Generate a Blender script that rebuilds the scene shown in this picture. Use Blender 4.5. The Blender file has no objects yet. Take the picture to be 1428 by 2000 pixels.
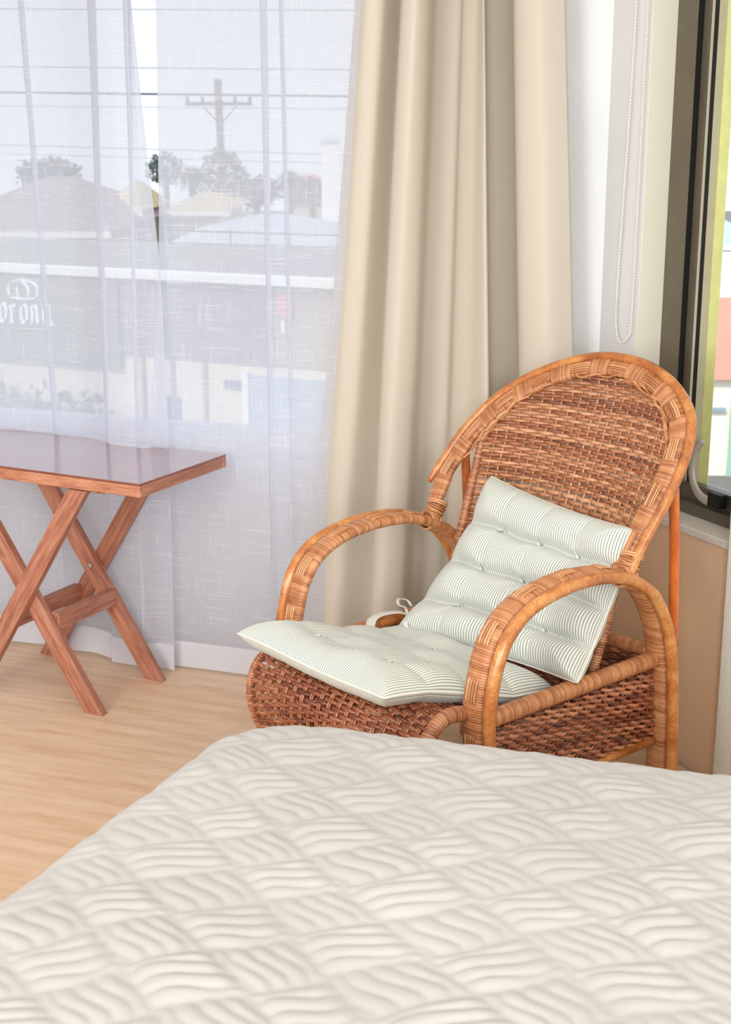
import bpy, bmesh, math, random
import numpy as np
from math import sin, cos, pi, radians, atan, sqrt
from mathutils import Vector, Matrix

random.seed(4)
rng = np.random.default_rng(7)
S = bpy.context.scene
COL = S.collection

# ------------------------------------------------------------------ camera
CAM_H = 1.5
FPX = 2700.0
PITCH = atan(710.0 / FPX)
cd = bpy.data.cameras.new('camera')
cam = bpy.data.objects.new('camera', cd)
COL.objects.link(cam)
cam.location = (0, 0, CAM_H)
cam.rotation_euler = (pi / 2 - PITCH, 0, 0)
cd.sensor_fit = 'VERTICAL'
cd.sensor_height = 36.0
cd.lens = FPX / 2000 * 36.0
cd.clip_start = 0.05
cd.clip_end = 300
cd.dof.use_dof = True
cd.dof.focus_distance = 3.05
cd.dof.aperture_fstop = 9.0
S.camera = cam

# ------------------------------------------------------------------ light
W = bpy.data.worlds.new('World')
S.world = W
W.use_nodes = True
wn = W.node_tree
bg = wn.nodes['Background']
tc = wn.nodes.new('ShaderNodeTexCoord')
sp = wn.nodes.new('ShaderNodeSeparateXYZ')
rp = wn.nodes.new('ShaderNodeValToRGB')
wn.links.new(tc.outputs['Generated'], sp.inputs[0])
wn.links.new(sp.outputs[2], rp.inputs[0])
wn.links.new(rp.outputs[0], bg.inputs[0])
rp.color_ramp.elements[0].position = 0.0
rp.color_ramp.elements[0].color = (0.82, 0.90, 0.99, 1)
rp.color_ramp.elements[1].position = 0.6
rp.color_ramp.elements[1].color = (0.78, 0.88, 1.0, 1)
bg.inputs[1].default_value = 1.12

sd = bpy.data.lights.new('sun', 'SUN')
sun = bpy.data.objects.new('sun', sd)
COL.objects.link(sun)
sd.energy = 2.4
sd.angle = radians(8)
sd.color = (1.0, 0.95, 0.87)
SUN_DIR = Vector((-0.45, -0.62, 0.80)).normalized()      # towards the sun
sun.rotation_euler = (-SUN_DIR).to_track_quat('-Z', 'Y').to_euler()

S.view_settings.view_transform = 'Standard'
S.view_settings.look = 'None'
S.view_settings.exposure = 0.42
S.view_settings.gamma = 1.0
S.view_settings.use_curve_mapping = False
try:
    S.cycles.max_bounces = 10
    S.cycles.transparent_max_bounces = 24
    S.cycles.transmission_bounces = 8
    S.cycles.sample_clamp_indirect = 6.0
except Exception:
    pass

ld = bpy.data.lights.new('ceiling_fill_light', 'AREA')  # added fill light under the ceiling, no fixture stands there
fill = bpy.data.objects.new('ceiling_fill_light', ld)
COL.objects.link(fill)
ld.shape = 'DISK'; ld.size = 1.8; ld.energy = 6; ld.color = (1.0, 0.97, 0.93)
fill.location = (-0.8, 2.1, 2.44)
ld = bpy.data.lights.new('rear_fill_light', 'AREA')  # added fill behind the camera, brightens curtains and walls
fill = bpy.data.objects.new('rear_fill_light', ld)
COL.objects.link(fill)
ld.shape = 'DISK'; ld.size = 1.5; ld.energy = 54; ld.color = (1.0, 0.985, 0.965)
fill.location = (-2.2, -0.7, 1.65)
fill.rotation_euler = (Vector((0.3, 3.6, 0.75)) - fill.location).to_track_quat('-Z', 'Y').to_euler()

ld = bpy.data.lights.new('second_rear_fill_light', 'AREA')  # second added fill behind the camera, aimed at the lower right wall
fill = bpy.data.objects.new('second_rear_fill_light', ld)
COL.objects.link(fill)
ld.shape = 'DISK'; ld.size = 1.2; ld.energy = 46; ld.color = (1.0, 0.985, 0.965)
fill.location = (0.2, -1.1, 1.75)
fill.rotation_euler = (Vector((0.8, 3.2, 0.6)) - fill.location).to_track_quat('-Z', 'Y').to_euler()

# ------------------------------------------------------------------ frames of reference
def az(a):
    a = radians(a)
    return np.array([sin(a), cos(a), 0.0])

LW = az(109)                     # along the left wall, to the right
LN = az(19)                      # through the left wall, outwards
P0 = np.array([-0.3161, 3.9229, 0.0])          # reference point on the left wall
CO = np.array([0.6113, 3.6036, 0.0])           # corner of the two walls
RD = az(154.4)                   # along the right wall, towards the camera
RO = az(64.4)                    # through the right wall, outwards
UP = np.array([0, 0, 1.0])

def lw(s, d, z):                 # s along left wall, d in front of it (into the room)
    return P0 + LW * s - LN * d + UP * z

def rw(r, o, z):                 # r along right wall, o outwards
    return CO + RD * r + RO * o + UP * z

# ------------------------------------------------------------------ materials
def lin(c):
    return tuple(((v / 255) / 12.92 if v / 255 <= 0.04045 else ((v / 255 + 0.055) / 1.055) ** 2.4) for v in c) + (1.0,)

class NM:
    def __init__(s, name):
        s.m = bpy.data.materials.new(name)
        s.m.use_nodes = True
        s.t = s.m.node_tree
        s.b = s.t.nodes['Principled BSDF']
        s.out = s.t.nodes['Material Output']
    def n(s, typ, **kw):
        x = s.t.nodes.new('ShaderNode' + typ)
        for k, v in kw.items():
            setattr(x, k, v)
        return x
    def l(s, a, b):
        s.t.links.new(a, b)
    def coord(s, which='Object', scale=(1, 1, 1), rot=(0, 0, 0)):
        t = s.n('TexCoord')
        mp = s.n('Mapping')
        s.l(t.outputs[which], mp.inputs[0])
        mp.inputs['Scale'].default_value = scale
        mp.inputs['Rotation'].default_value = rot
        return mp.outputs[0]
    def noise(s, vec, scale, detail=3, rough=0.5):
        x = s.n('TexNoise')
        if vec is not None:
            s.l(vec, x.inputs['Vector'])
        x.inputs['Scale'].default_value = scale
        x.inputs['Detail'].default_value = detail
        x.inputs['Roughness'].default_value = rough
        return x.outputs['Fac']
    def ramp(s, fac, stops):
        r = s.n('ValToRGB')
        s.l(fac, r.inputs[0])
        e = r.color_ramp.elements
        while len(e) < len(stops):
            e.new(0.5)
        for k, (p, c) in enumerate(stops):
            e[k].position = p
            e[k].color = c if len(c) == 4 else tuple(c) + (1,)
        return r.outputs[0]
    def mix(s, fac, a, b, mode='MIX'):
        x = s.n('Mix', data_type='RGBA', blend_type=mode)
        for sock, v in ((x.inputs[0], fac), (x.inputs[6], a), (x.inputs[7], b)):
            if hasattr(v, 'is_linked') or hasattr(v, 'links'):
                s.l(v, sock)
            else:
                sock.default_value = v
        return x.outputs[2]
    def math(s, op, a, b=None):
        x = s.n('Math', operation=op)
        for i, v in enumerate((a, b)):
            if v is None:
                continue
            if hasattr(v, 'links'):
                s.l(v, x.inputs[i])
            else:
                x.inputs[i].default_value = v
        return x.outputs[0]
    def bump(s, h, strength=0.3, dist=0.002):
        x = s.n('Bump')
        s.l(h, x.inputs['Height'])
        x.inputs['Strength'].default_value = strength
        x.inputs['Distance'].default_value = dist
        s.l(x.outputs[0], s.b.inputs['Normal'])
        return x.outputs[0]
    def base(s, v):
        if hasattr(v, 'links'):
            s.l(v, s.b.inputs['Base Color'])
        else:
            s.b.inputs['Base Color'].default_value = v
    def rough(s, v):
        s.b.inputs['Roughness'].default_value = v

def plain(name, c, rough=0.5, metal=0.0, noise=0.0, nscale=8.0, bump=0.0):
    m = NM(name)
    col = lin(c)
    if noise:
        f = m.noise(m.coord(), nscale, 4)
        d = tuple(v * (1 - noise) for v in col[:3]) + (1,)
        m.base(m.ramp(f, [(0.3, d), (0.7, col)]))
    else:
        m.base(col)
    m.rough(rough)
    m.b.inputs['Metallic'].default_value = metal
    if bump:
        m.bump(m.noise(m.coord(), nscale * 12, 3), bump, 0.001)
    return m.m

def wicker_mat(name, dark, mid, light, rough=0.34):
    m = NM(name)
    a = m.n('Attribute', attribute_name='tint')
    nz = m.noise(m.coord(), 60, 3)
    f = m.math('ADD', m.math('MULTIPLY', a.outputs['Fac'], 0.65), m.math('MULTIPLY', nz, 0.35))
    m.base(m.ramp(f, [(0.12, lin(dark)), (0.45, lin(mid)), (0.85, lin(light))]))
    m.rough(rough)
    m.b.inputs['Coat Weight'].default_value = 0.25
    m.b.inputs['Coat Roughness'].default_value = 0.25
    m.bump(m.noise(m.coord(), 420, 2), 0.25, 0.0006)
    return m.m

def wood_mat(name, dark, mid, light, axis_scale, rough=0.4, coat=0.2, which='Object', knots=True, tilt=0.0):
    m = NM(name)
    def crd(scale):
        r_ = m.coord(which, (1, 1, 1), (0, tilt, 0))
        mp = m.n('Mapping'); m.l(r_, mp.inputs[0]); mp.inputs['Scale'].default_value = scale
        return mp.outputs[0]
    v = crd(axis_scale)
    g = m.noise(v, 6, 5, 0.6)
    fine = m.noise(crd(tuple(6 * q for q in axis_scale)), 9, 3)
    f = m.math('ADD', m.math('MULTIPLY', g, 0.75), m.math('MULTIPLY', fine, 0.25))
    c = m.ramp(f, [(0.33, lin(dark)), (0.5, lin(mid)), (0.68, lin(light))])
    if knots:
        big = m.noise(m.coord(which, (1, 1, 1)), 9, 2)
        c = m.mix(m.ramp(big, [(0.66, (0, 0, 0)), (0.76, (0.7, 0.7, 0.7))]), c, lin(dark), 'MIX')
    m.base(c)
    m.rough(rough)
    m.b.inputs['Coat Weight'].default_value = coat
    m.b.inputs['Coat Roughness'].default_value = 0.2
    m.bump(fine, 0.15, 0.0005)
    return m.m

M = {}
M['wicker'] = wicker_mat('wicker', (98, 48, 28), (166, 102, 66), (216, 160, 118))
M['wicker_red'] = wicker_mat('wicker_red', (80, 34, 20), (150, 82, 52), (206, 140, 102), 0.3)
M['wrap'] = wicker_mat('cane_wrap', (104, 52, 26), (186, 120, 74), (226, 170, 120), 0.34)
M['pole'] = wood_mat('rattan_pole', (150, 78, 34), (196, 122, 62), (226, 168, 104), (3, 3, 3), 0.28, 0.4)
M['stay'] = wood_mat('orange_cane', (176, 82, 28), (206, 108, 44), (222, 132, 62), (4, 4, 1), 0.25, 0.5)
WD = ((138, 84, 66), (180, 118, 94), (204, 148, 122))
M['table'] = wood_mat('table_wood', *WD, (14, 1.2, 14), 0.42, 0.15)
M['leg_a'] = wood_mat('table_leg_wood', *WD, (14, 14, 1.3), 0.42, 0.15, tilt=radians(-33.3))
M['leg_b'] = wood_mat('table_leg_wood_b', *WD, (14, 14, 1.3), 0.42, 0.15, tilt=radians(33.3))
M['table_h'] = wood_mat('table_wood_rail', (150, 92, 70), (198, 134, 104), (222, 168, 136), (2, 14, 14), 0.42, 0.15)

m = NM('table_laminate')
v = m.coord('Object', (1.2, 16, 16))
m.base(m.ramp(m.noise(v, 5, 5, 0.6), [(0.3, lin((118, 52, 40))), (0.7, lin((160, 84, 66)))]))
m.rough(0.16)
m.b.inputs['IOR'].default_value = 1.7
m.b.inputs['Coat Weight'].default_value = 1.0
m.b.inputs['Coat Roughness'].default_value = 0.08
M['laminate'] = m.m

m = NM('floor_plank')
oi = m.n('ObjectInfo')
v = m.coord('Object', (1.0, 9, 9))
g = m.noise(v, 3.2, 5, 0.6)
c = m.ramp(g, [(0.3, lin((216, 180, 146))), (0.55, lin((234, 204, 172))), (0.75, lin((242, 216, 188)))])
c = m.mix(m.math('MULTIPLY', oi.outputs['Random'], 0.25), c, lin((206, 160, 120)))
st = m.noise(m.coord('Object', (1, 1, 1), (0, 0, 0.4)), 4.5, 3)
c = m.mix(m.ramp(st, [(0.62, (0, 0, 0)), (0.72, (0.35, 0.35, 0.35))]), c, lin((205, 160, 105)))
m.base(c)
m.rough(0.42)
m.bump(m.noise(m.coord('Object', (2, 30, 30)), 8, 3), 0.08, 0.0005)
M['plank'] = m.m
M['subfloor'] = plain('subfloor', (110, 78, 54), 0.9)

def plaster(name, c, scale=60, strength=0.5, tintc=None):
    m = NM(name)
    col = lin(c)
    f = m.noise(m.coord(), 2.2, 3)
    c2 = lin(tintc) if tintc else tuple(v * 0.93 for v in col[:3]) + (1,)
    m.base(m.ramp(f, [(0.35, c2), (0.65, col)]))
    m.rough(0.85)
    m.bump(m.noise(m.coord(), scale, 4, 0.6), strength, 0.003)
    return m.m

M['wall_white'] = plaster('white_plaster', (236, 239, 240), 90, 0.55)
M['wall_smooth'] = plaster('smooth_white_plaster', (226, 226, 226), 40, 0.12)
M['wall_warm_cast'] = plaster('cream_warm_cast_plaster', (250, 212, 172), 55, 0.35, (244, 212, 178))  # warm reflected light painted into the cream wall colour
M['pier'] = plaster('grey_white_roughcast', (246, 243, 230), 120, 0.9)
M['ceiling'] = plain('ceiling_white', (235, 235, 232), 0.9)
M['sill'] = plain('window_sill_white', (240, 234, 222), 0.5, noise=0.05)
M['bronze'] = plain('dark_bronze_aluminium', (112, 104, 88), 0.4, 0.3, 0.15, 14)
M['black'] = plain('black_gasket', (10, 10, 9), 0.6)
M['bead'] = plain('pale_glazing_bead', (214, 206, 184), 0.5)
M['beige_stop'] = plain('beige_window_stop', (190, 182, 160), 0.6, noise=0.08, nscale=20)
M['lime'] = plain('lime_reveal', (228, 234, 158), 0.6, noise=0.12, nscale=30)  # lime yellow with slight noise, strip beside the glass
M['steel'] = plain('brushed_grey_handle', (186, 180, 168), 0.4, 0.2)
M['white_paint'] = plain('white_window_paint', (226, 228, 236), 0.5)
M['cord'] = plain('bead_chain_white', (240, 238, 226), 0.4)

m = NM('window_glass')
tr = m.n('BsdfTransparent'); gl = m.n('BsdfGlossy'); mx = m.n('MixShader')
gl.inputs['Roughness'].default_value = 0.03
lwt = m.n('LayerWeight'); lwt.inputs[0].default_value = 0.5
m.l(m.math('ADD', m.math('MULTIPLY', m.math('POWER', lwt.outputs['Facing'], 5.0), 0.8), 0.02), mx.inputs[0]); m.l(tr.outputs[0], mx.inputs[1]); m.l(gl.outputs[0], mx.inputs[2])
tr.inputs[0].default_value = (0.985, 0.99, 0.985, 1)
m.l(mx.outputs[0], m.out.inputs[0])
M['glass'] = m.m

# sheer linen: threads and slubs of different thickness let more or less light through
m = NM('sheer_linen')
uvn = m.n('UVMap')
def uvmap(m, sc):
    mp = m.n('Mapping'); m.l(uvn.outputs[0], mp.inputs[0]); mp.inputs['Scale'].default_value = sc; return mp.outputs[0]
n1 = m.noise(uvmap(m, (430, 9, 1)), 1, 2)
n2 = m.noise(uvmap(m, (9, 380, 1)), 1, 2)
n3 = m.noise(uvmap(m, (900, 900, 1)), 1, 1)
s1 = m.ramp(n1, [(0.60, (0, 0, 0)), (0.72, (1, 1, 1))])
s2 = m.ramp(n2, [(0.59, (0, 0, 0)), (0.71, (1, 1, 1))])
op = m.math('ADD', m.math('MULTIPLY', s1, 0.16), m.math('MULTIPLY', s2, 0.20))
op = m.math('ADD', op, m.math('MULTIPLY', n3, 0.12))
op = m.math('ADD', op, 0.70)
tr = m.n('BsdfTransparent'); df = m.n('BsdfDiffuse'); tl = m.n('BsdfTranslucent')
df.inputs[0].default_value = lin((240, 239, 243)); tl.inputs[0].default_value = lin((232, 237, 250))
mx1 = m.n('MixShader'); m.l(m.math('SUBTRACT', 0.66, m.math('MULTIPLY', m.math('MAXIMUM', s1, s2), 0.30)), mx1.inputs[0])
m.l(df.outputs[0], mx1.inputs[1]); m.l(tl.outputs[0], mx1.inputs[2])
mx = m.n('MixShader')
m.l(op, mx.inputs[0]); m.l(tr.outputs[0], mx.inputs[1]); m.l(mx1.outputs[0], mx.inputs[2])
m.l(mx.outputs[0], m.out.inputs[0])
M['sheer'] = m.m
m = NM('sheer_hem')
tr = m.n('BsdfTransparent'); df = m.n('BsdfDiffuse'); tl = m.n('BsdfTranslucent')
df.inputs[0].default_value = lin((240, 240, 246)); tl.inputs[0].default_value = lin((238, 238, 246))
mx1 = m.n('MixShader'); mx1.inputs[0].default_value = 0.3
m.l(df.outputs[0], mx1.inputs[1]); m.l(tl.outputs[0], mx1.inputs[2])
mx = m.n('MixShader'); mx.inputs[0].default_value = 0.9
m.l(tr.outputs[0], mx.inputs[1]); m.l(mx1.outputs[0], mx.inputs[2])
m.l(mx.outputs[0], m.out.inputs[0])
M['sheer_hem'] = m.m

m = NM('beige_satin')
df = m.b
m.base(lin((228, 219, 205)))
m.rough(0.55)
m.b.inputs['Sheen Weight'].default_value = 0.2
m.bump(m.noise(m.coord('Object', (1, 1, 0.5)), 8, 3), 0.25, 0.01)
tl = m.n('BsdfTranslucent'); tl.inputs[0].default_value = lin((234, 226, 204))
mx = m.n('MixShader'); mx.inputs[0].default_value = 0.28
m.l(m.b.outputs[0], mx.inputs[1]); m.l(tl.outputs[0], mx.inputs[2])
m.l(mx.outputs[0], m.out.inputs[0])
M['drape'] = m.m

def stripe_mat():
    m = NM('ticking_stripe')
    uv = m.n('UVMap')
    sx = m.n('SeparateXYZ'); m.l(uv.outputs[0], sx.inputs[0])
    ph = m.math('FRACT', m.math('MULTIPLY', sx.outputs[0], 1 / 0.0066))
    c = m.ramp(ph, [(0.0, lin((230, 231, 224))), (0.50, lin((230, 231, 224))), (0.60, lin((156, 166, 154))), (0.92, lin((152, 161, 148))), (1.0, lin((230, 231, 224)))])
    m.base(c)
    m.rough(0.8)
    m.b.inputs['Sheen Weight'].default_value = 0.2
    m.bump(m.noise(m.coord(), 500, 2), 0.2, 0.0006)
    return m.m
M['stripe'] = stripe_mat()
M['piping'] = plain('cushion_piping', (232, 230, 218), 0.8)
M['tie'] = plain('cushion_tie_cotton', (228, 226, 216), 0.85)

m = NM('quilt_cotton')
f = m.noise(m.coord(), 3, 3)
m.base(m.ramp(f, [(0.35, lin((172, 168, 164))), (0.65, lin((179, 175, 171)))]))
m.rough(0.85)
m.b.inputs['Sheen Weight'].default_value = 0.25
m.bump(m.noise(m.coord(), 320, 3, 0.6), 0.35, 0.0012)
M['quilt'] = m.m
M['mattress'] = plain('mattress_ticking', (228, 224, 216), 0.8)

# ------------------------------------------------------------------ mesh accumulator
class Acc:
    def __init__(s):
        s.v = []; s.f = []; s.t = []; s.uv = []; s.n = 0
    def add(s, verts, quads, tint=0.5, uv=None):
        verts = np.asarray(verts, dtype=np.float64).reshape(-1, 3)
        quads = np.asarray(quads, dtype=np.int64)
        s.v.append(verts); s.f.append(quads + s.n)
        s.t.append(np.broadcast_to(np.asarray(tint, dtype=np.float64), (len(verts),)))
        s.uv.append(np.zeros((len(verts), 2)) if uv is None else uv)
        s.n += len(verts)
    def build(s, name, mat, parent=None, smooth=True, label=None, stuff=False, use_uv=False):
        V = np.concatenate(s.v); F = np.concatenate(s.f); T = np.concatenate(s.t)
        me = bpy.data.meshes.new(name)
        me.vertices.add(len(V)); me.vertices.foreach_set('co', V.astype(np.float32).ravel())
        me.loops.add(F.size); me.loops.foreach_set('vertex_index', F.astype(np.int32).ravel())
        me.polygons.add(len(F)); me.polygons.foreach_set('loop_start', np.arange(0, F.size, 4, dtype=np.int32))
        me.polygons.foreach_set('loop_total', np.full(len(F), 4, dtype=np.int32))
        if use_uv:
            U = np.concatenate(s.uv)
            l = me.uv_layers.new(name='UVMap')
            l.data.foreach_set('uv', U[F.ravel()].astype(np.float32).ravel())
        me.update(calc_edges=True)
        me.validate()
        a = me.attributes.new('tint', 'FLOAT', 'POINT')
        if len(me.vertices) == len(T):
            a.data.foreach_set('value', T.astype(np.float32))
        me.polygons.foreach_set('use_smooth', np.full(len(me.polygons), smooth))
        me.materials.append(mat)
        o = bpy.data.objects.new(name, me)
        COL.objects.link(o)
        if parent is not None:
            o.parent = parent
        if label:
            o['label'] = label
        if stuff:
            o['kind'] = 'stuff'
        return o

def norm(a):
    return a / np.maximum(np.linalg.norm(a, axis=-1, keepdims=True), 1e-9)

def sweep(acc, pts, nrm, a, b, k=8, tint=0.5, closed=False, power=1.0, caps=True):
    """tube along pts; nrm = normal direction (radius b), side direction gets radius a."""
    pts = np.asarray(pts, float); n = len(pts)
    nrm = np.broadcast_to(np.asarray(nrm, float), (n, 3))
    if closed:
        T = np.roll(pts, -1, 0) - np.roll(pts, 1, 0)
    else:
        T = np.gradient(pts, axis=0)
    T = norm(T)
    side = norm(np.cross(T, nrm)); N = norm(np.cross(side, T))
    th = np.linspace(0, 2 * pi, k, endpoint=False) + pi / k
    ct, st = np.cos(th), np.sin(th)
    if power != 1.0:
        ct = np.sign(ct) * np.abs(ct) ** power; st = np.sign(st) * np.abs(st) ** power
    a = np.broadcast_to(np.asarray(a, float), (n,)); b = np.broadcast_to(np.asarray(b, float), (n,))
    V = pts[:, None, :] + side[:, None, :] * (a[:, None] * ct)[..., None] + N[:, None, :] * (b[:, None] * st)[..., None]
    m_ = n if closed else n - 1
    i = np.arange(m_)[:, None]; j = np.arange(k)[None, :]
    i2 = (i + 1) % n; j2 = (j + 1) % k
    Q = np.stack([i * k + j, i2 * k + j, i2 * k + j2, i * k + j2], -1).reshape(-1, 4)
    tt = np.broadcast_to(np.asarray(tint, float), (n,))
    V = V.reshape(-1, 3); tt = np.repeat(tt, k)
    if caps and not closed:
        # close the ends with a fan of quads through a centre ring of tiny radius
        c0 = pts[0] + (V[:k] - pts[0]) * 0.05; c1 = pts[-1] + (V[-k:] - pts[-1]) * 0.05
        base = len(V)
        V = np.concatenate([V, c0, c1]); tt = np.concatenate([tt, np.full(2 * k, tt[0])])
        jj = np.arange(k); jn = (jj + 1) % k
        Q = np.concatenate([Q, np.stack([jj, jn, base + jn, base + jj], -1),
                            np.stack([(n - 1) * k + jj, base + k + jj, base + k + jn, (n - 1) * k + jn], -1)])
    acc.add(V, Q, tt)

def resample(P, step):
    """Catmull-Rom through P, resampled at equal steps."""
    P = np.asarray(P, float)
    Q = np.vstack([2 * P[0] - P[1], P, 2 * P[-1] - P[-2]])
    out = []
    for i in range(1, len(Q) - 2):
        t = np.linspace(0, 1, 24, endpoint=False)[:, None]
        p0, p1, p2, p3 = Q[i - 1], Q[i], Q[i + 1], Q[i + 2]
        out.append(0.5 * ((2 * p1) + (-p0 + p2) * t + (2 * p0 - 5 * p1 + 4 * p2 - p3) * t ** 2 + (-p0 + 3 * p1 - 3 * p2 + p3) * t ** 3))
    out.append(P[-1:])
    C = np.concatenate(out)
    L = np.concatenate([[0], np.cumsum(np.linalg.norm(np.diff(C, axis=0), axis=1))])
    n = max(2, int(round(L[-1] / step)) + 1)
    s = np.linspace(0, L[-1], n)
    return np.stack([np.interp(s, L, C[:, k]) for k in range(P.shape[1])], 1), s

def tube(acc, pts, r, k=8, tint=0.5, step=0.01, up=(0, 0, 1)):
    C, s = resample(pts, step) if len(pts) > 2 else (np.asarray(pts, float), None)
    T = norm(np.gradient(C, axis=0))
    u = np.array(up, float)
    if abs(np.mean(T @ u)) > 0.93:
        u = np.array([1.0, 0.3, 0])
    sweep(acc, C, u, r, r, k, tint)

def box(acc, o, ax, ay, az_, tint=0.5):
    """box with corner o and edge vectors"""
    o = np.asarray(o, float); ax = np.asarray(ax, float); ay = np.asarray(ay, float); az_ = np.asarray(az_, float)
    V = [o, o + ax, o + ax + ay, o + ay]; V += [p + az_ for p in V]
    Q = [(0, 3, 2, 1), (4, 5, 6, 7), (0, 1, 5, 4), (1, 2, 6, 5), (2, 3, 7, 6), (3, 0, 4, 7)]
    if np.dot(np.cross(ax, ay), az_) < 0:
        Q = [q[::-1] for q in Q]
    acc.add(V, Q, tint)

def prism(acc, poly, z0, z1):
    poly = np.asarray(poly, float)
    ar = 0.5 * np.sum(poly[:, 0] * np.roll(poly[:, 1], -1) - np.roll(poly[:, 0], -1) * poly[:, 1])
    if ar < 0:
        poly = poly[::-1]
    x = poly
    V = [(p[0], p[1], z0) for p in x] + [(p[0], p[1], z1) for p in x]
    acc.add(V, [(0, 3, 2, 1), (4, 5, 6, 7), (0, 1, 5, 4), (1, 2, 6, 5), (2, 3, 7, 6), (3, 0, 4, 7)])

def tag(o, label, cat, group=None):
    o['label'] = label; o['category'] = cat
    if group:
        o['group'] = group
    return o

def empty(name, loc, rz=0.0):
    o = bpy.data.objects.new(name, None)
    o.empty_display_size = 0.1
    COL.objects.link(o)
    o.location = loc; o.rotation_euler = (0, 0, rz)
    return o

def struct(o):
    o['kind'] = 'structure'
    return o

def bevel(o, w, seg=2):
    md = o.modifiers.new('bevel', 'BEVEL'); md.width = w; md.segments = seg; md.limit_method = 'ANGLE'
    return o

# ================================================================== SETTING
# floor: sub-floor plus single planks running along the left wall
a = Acc()
prism(a, [(-3.9, -1.6), (3.1, -1.6), (3.1, 5.2), (-3.9, 5.2)], -0.09, -0.012)
floor = struct(a.build('floor', M['subfloor'], smooth=False))
PW = 0.2115
n_wall = float(P0 @ LN)
def s_right(n):          # s where the right wall stands for depth coordinate n
    t = (float(CO @ LN) - n) / -float(RD @ LN)
    q = CO + RD * t
    return float((q - P0) @ LW)
row = 0
nn = 3.1505 + PW * 3
plank_rows = []
while nn > 0.3:
    plank_rows.append((nn - PW, nn)); nn -= PW
for n0, n1 in plank_rows:
    n1c = min(n1, n_wall - 0.002)
    sR0, sR1 = s_right(n0) - 0.012, s_right(n1c) - 0.012
    s = -2.45 + ((row * 0.37) % 0.5)
    cuts = [-2.7]
    while s < min(sR0, sR1) - 0.2:
        if s > cuts[-1] + 0.1:
            cuts.append(s)
        s += 2.6
    for i, s0 in enumerate(cuts):
        last = i == len(cuts) - 1
        e0, e1 = (sR0, sR1) if last else (cuts[i + 1], cuts[i + 1])
        g = 0.0011
        c0 = P0 + LW * s0; base = P0 - LN * n_wall
        a = Acc()
        L0 = np.array([0.0, 0.0])
        w = n1c - n0 - 2 * g
        poly = [(g, g), (e0 - s0 - g, g), (e1 - s0 - g, g + w), (g, g + w)]
        # local frame: x along LW, y along LN
        inset = 0.0002
        V = [(x, y, -0.010) for x, y in poly] + [(x, y, -0.0012) for x, y in poly]
        cx = sum(p[0] for p in poly) / 4; cy = w / 2 + g
        V += [(x + (inset if x < cx else -inset), y + (inset if y < cy else -inset), 0.0) for x, y in poly]
        Q = [(0, 3, 2, 1)] + [(k, (k + 1) % 4, 4 + (k + 1) % 4, 4 + k) for k in range(4)] + \
            [(4 + k, 4 + (k + 1) % 4, 8 + (k + 1) % 4, 8 + k) for k in range(4)] + [(8, 9, 10, 11)]
        a.add(V, Q)
        o = a.build('plank', M['plank'], floor, smooth=False)
        org = base + LW * s0 + LN * n0
        o.location = (org[0], org[1], 0.0)
        o.rotation_euler = (0, 0, math.atan2(LW[1], LW[0]))
    row += 1

# left wall with the wide window opening
CEIL = 2.5
TH = 0.16
WS0, WS1 = -2.2, 0.82            # window opening along the wall
SILL = 0.64
def wall_box(acc, s0, s1, z0, z1, d0=0.0, d1=-TH):
    box(acc, lw(s0, d0, z0), LW * (s1 - s0), LN * (d0 - d1), UP * (z1 - z0))
a = Acc()
sc = float((CO - P0) @ LW)       # corner
wall_box(a, -3.6, sc + 0.08, -0.01, SILL)
wall_box(a, -3.6, WS0, SILL, CEIL)
wall_box(a, WS1, sc + 0.08, SILL, CEIL)
wall_box(a, WS0, WS1, 2.28, CEIL)
struct(a.build('wall_left', M['wall_white'], smooth=False))
w1 = a = Acc()
def wb(acc, s0, s1, z0, z1, d0, d1):
    box(acc, lw(s0, d0, z0), LW * (s1 - s0), LN * (d0 - d1), UP * (z1 - z0))
wb(a, WS0, WS1, SILL + 0.001, SILL + 0.045, -0.03, -0.10)
wb(a, WS0, WS1, 2.235, 2.279, -0.03, -0.10)
wb(a, WS0, WS0 + 0.04, SILL + 0.045, 2.235, -0.03, -0.10)
wb(a, WS1 - 0.04, WS1, SILL + 0.045, 2.235, -0.03, -0.10)
win1 = struct(a.build('window_1', M['white_paint'], smooth=False))
a = Acc()
wb(a, WS0 + 0.04, WS1 - 0.04, SILL + 0.0455, SILL + 0.07, -0.045, -0.085)
a.build('bottom_rail', M['white_paint'], win1, smooth=False)
a = Acc()
wb(a, -1.36, -1.31, SILL + 0.0705, 2.234, -0.05, -0.08)
a.build('mullion', M['white_paint'], win1, smooth=False)
a = Acc()
wb(a, WS0 + 0.04, WS1 - 0.04, SILL + 0.0705, 2.234, -0.062, -0.066)
a.build('pane', M['glass'], win1, smooth=False)
a = Acc()
wb(a, WS0 - 0.04, WS1 + 0.02, SILL - 0.03, SILL - 0.001, 0.02, 0.0)
struct(a.build('trim_1', M['white_paint'], smooth=False))

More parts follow.
